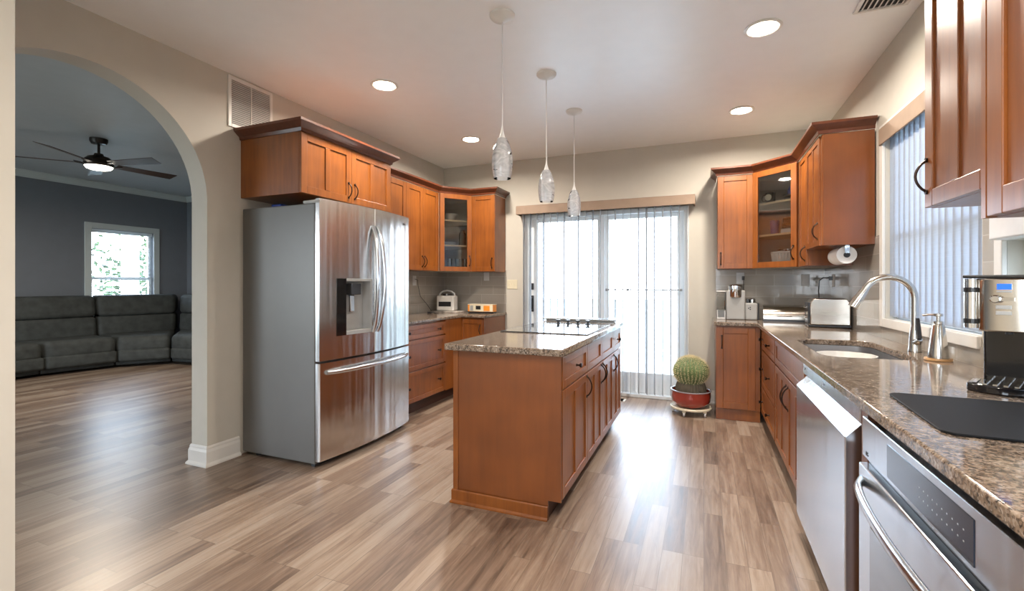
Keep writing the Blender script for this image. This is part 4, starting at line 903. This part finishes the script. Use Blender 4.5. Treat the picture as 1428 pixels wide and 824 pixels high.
# ---------------------------------------------------------------- living room
so = thing('sectional_sofa', 'charcoal suede reclining sectional sofa curving along the living room walls', 'sofa', (-8.9, 4.2, 0))
def L(p): return (p[0] + 8.9, p[1] - 4.2)
def pr(name, poly, z0, z1, bev, par=so, mat='sofa'): return MB().prism([L(p) for p in poly], z0, z1).done(name, mat, par, bevel=bev, seg=4, smooth=True, ang=80)
def sweepbox(front0, front1, back0, back1, y=None):
    pass
def segm(f0, f1, b0, b1):
    """a seat section between two front points and two back points: seat, footrest, lower and upper back"""
    f0, f1, b0, b1 = map(Vector, (f0, f1, b0, b1))
    def q(s, t): a = f0.lerp(b0, t); b_ = f1.lerp(b1, t); return a.lerp(b_, s)
    def quad(t0, t1, g=.006): return [q(g, t0), q(1 - g, t0), q(1 - g, t1), q(g, t1)]
    pr('base', quad(.06, .97), .03, .20, .02)
    s_ = pr('seat', quad(-.02, .66), .20, .475, .085)
    pr('footrest', quad(-.035, .10), .09, .27, .04)
    def tilt(name, t0, t1, z0, z1, lean, bev):
        m = MB(); lo = quad(t0, t1); hi = quad(t0 + lean, t1 + lean * .4)
        pts = [(*L(p), z0) for p in lo] + [(*L(p), z1) for p in hi]
        m.poly(pts, [(3, 2, 1, 0), (4, 5, 6, 7), (0, 1, 5, 4), (1, 2, 6, 5), (2, 3, 7, 6), (3, 0, 4, 7)])
        return m.done(name, 'sofa', so, bevel=bev, seg=4, smooth=True, ang=80)
    tilt('lumbar_cushion', .60, .88, .42, .76, .05, .06)
    tilt('backrest', .62, .98, .745, 1.085, .06, .075)
segm((-8.36, 2.02), (-8.36, 2.80), (-9.32, 2.02), (-9.32, 2.55)); segm((-8.36, 2.80), (-8.36, 3.48), (-9.32, 2.55), (-9.32, 3.20))
segm((-8.36, 3.48), (-8.20, 4.26), (-9.32, 3.20), (-9.32, 4.42))
segm((-8.20, 4.26), (-7.80, 4.78), (-9.32, 4.42), (-9.24, 5.80))
segm((-7.80, 4.78), (-7.1, 4.84), (-9.20, 5.86), (-7.7, 5.98)); segm((-7.1, 4.84), (-6.3, 4.84), (-7.7, 5.98), (-6.3, 5.98))
fn = thing('ceiling_fan', 'dark bronze five-blade ceiling fan with a lit lamp in the living room', 'ceiling fan', (-6.56, 3.22, LZ - .36))
MB().lathe([(0, .36), (.085, .36), (.085, .33), (.07, .30), (.02, .295), (0, .295)], seg=32).done('canopy', 'fan', fn, smooth=True)
MB().cyl((0, 0, .15), (0, 0, .30), .014, seg=12).done('downrod', 'fan', fn)
MB().lathe([(0, .19), (.04, .185), (.05, .16), (.10, .145), (.135, .11), (.14, .06), (.125, .035), (0, .035)], seg=36).done('motor_housing', 'fan', fn, smooth=True)
MB().lathe([(0, .0), (.08, .0), (.115, .012), (.13, .035), (0, .036)], seg=36).done('light_bowl', 'fglow', fn, smooth=True)
for k in range(5):
    a = R(12 + 72 * k)
    bl = MB().poly([(.17, -.05, .085), (.17, .05, .060), (.78, .078, .055), (.80, -.06, .090), (.17, -.05, .079), (.17, .05, .054), (.78, .078, .049), (.80, -.06, .084)], [(0, 1, 2, 3), (7, 6, 5, 4), (0, 4, 5, 1), (1, 5, 6, 2), (2, 6, 7, 3), (3, 7, 4, 0)]).done('blade', 'blade', fn, rot=(0, 0, a))
    MB().poly([(.11, -.018, .06), (.11, .018, .064), (.22, .03, .083), (.22, -.03, .074), (.11, -.018, .05), (.11, .018, .054), (.22, .03, .077), (.22, -.03, .068)], [(0, 1, 2, 3), (7, 6, 5, 4), (0, 4, 5, 1), (1, 5, 6, 2), (2, 6, 7, 3), (3, 7, 4, 0)]).done('blade_iron', 'fan', bl)
l = bpy.data.lights.new('fan_lamp', 'AREA'); l.shape = 'DISK'; l.size = .2; l.energy = 60; l.color = (1, .88, .72)
o = bpy.data.objects.new('fan_lamp', l); COL.objects.link(o); o.parent = fn; o.location = (0, 0, -.01)

# ---------------------------------------------------------------- outdoors
tag(MB().box(-60, 60, -60, 60, -.75, -.7).done('lawn', 'lawn'), 'pale lawn outside the windows', 'lawn', kind='stuff')
dk = thing('deck', 'pale deck with a railing outside the patio door', 'deck', (-1, 7.5, -.7))
m = MB()
for k in range(20): m.box(-3.5, 3.5, -1.9 + k * .2, -1.9 + k * .2 + .19, .52, .55)
m.done('deck_boards', 'deck', dk)
m = MB().box(-3.5, 3.5, 2.0, 2.06, 1.42, 1.47); m.box(-3.5, 3.5, 2.0, 2.06, .65, .69)
m.done('rails', 'vinyl', dk)
m = MB()
for k in range(50): m.box(-3.48 + k * .142, -3.45 + k * .142, 2.01, 2.04, .55, 1.42)
m.done('balusters', 'vinyl', dk)
def shrub(x, y, z, r, h, lab, trunk=.3):
    t = thing('leafy_tree', lab, 'tree', (x, y, -.7)); m = MB()
    for k in range(900):
        a, b_ = random.uniform(0, 2 * PI), math.acos(random.uniform(-1, 1)); rr = r * random.uniform(.45, 1)
        p = Vector((rr * math.sin(b_) * math.cos(a), rr * math.sin(b_) * math.sin(a), h + rr * math.cos(b_) * 1.2)); s_ = random.uniform(.05, .12)
        u = Vector([random.uniform(-1, 1) for _ in range(3)]).normalized(); v = u.orthogonal().normalized()
        m.poly([p - u * s_, p + v * s_ * .5, p + u * s_, p - v * s_ * .5], [(0, 1, 2, 3)])
    m.done('foliage', 'leaf', t); MB().tube([(0, 0, 0), (.05, 0, h * .6), (0, .05, h)], [.09, .06, .03], 8).done('trunk', 'bark', t)
shrub(-14.5, 8.2, 0, 1.5, 1.9, 'leafy tree outside the living room window on the left')
shrub(-17.5, 12.6, 0, 1.5, 2.6, 'leafy tree outside the living room window on the right')
shrub(-13.0, 4.9, 0, 1.0, 1.5, 'low leafy tree outside the living room window')
pc = MB().box(-.11, .11, -.11, .11, 0, 3.3).done('porch_post', 'vinyl', loc=(-11.2, 6.05, -.7)); tag(pc, 'white porch post outside the living room window', 'post')
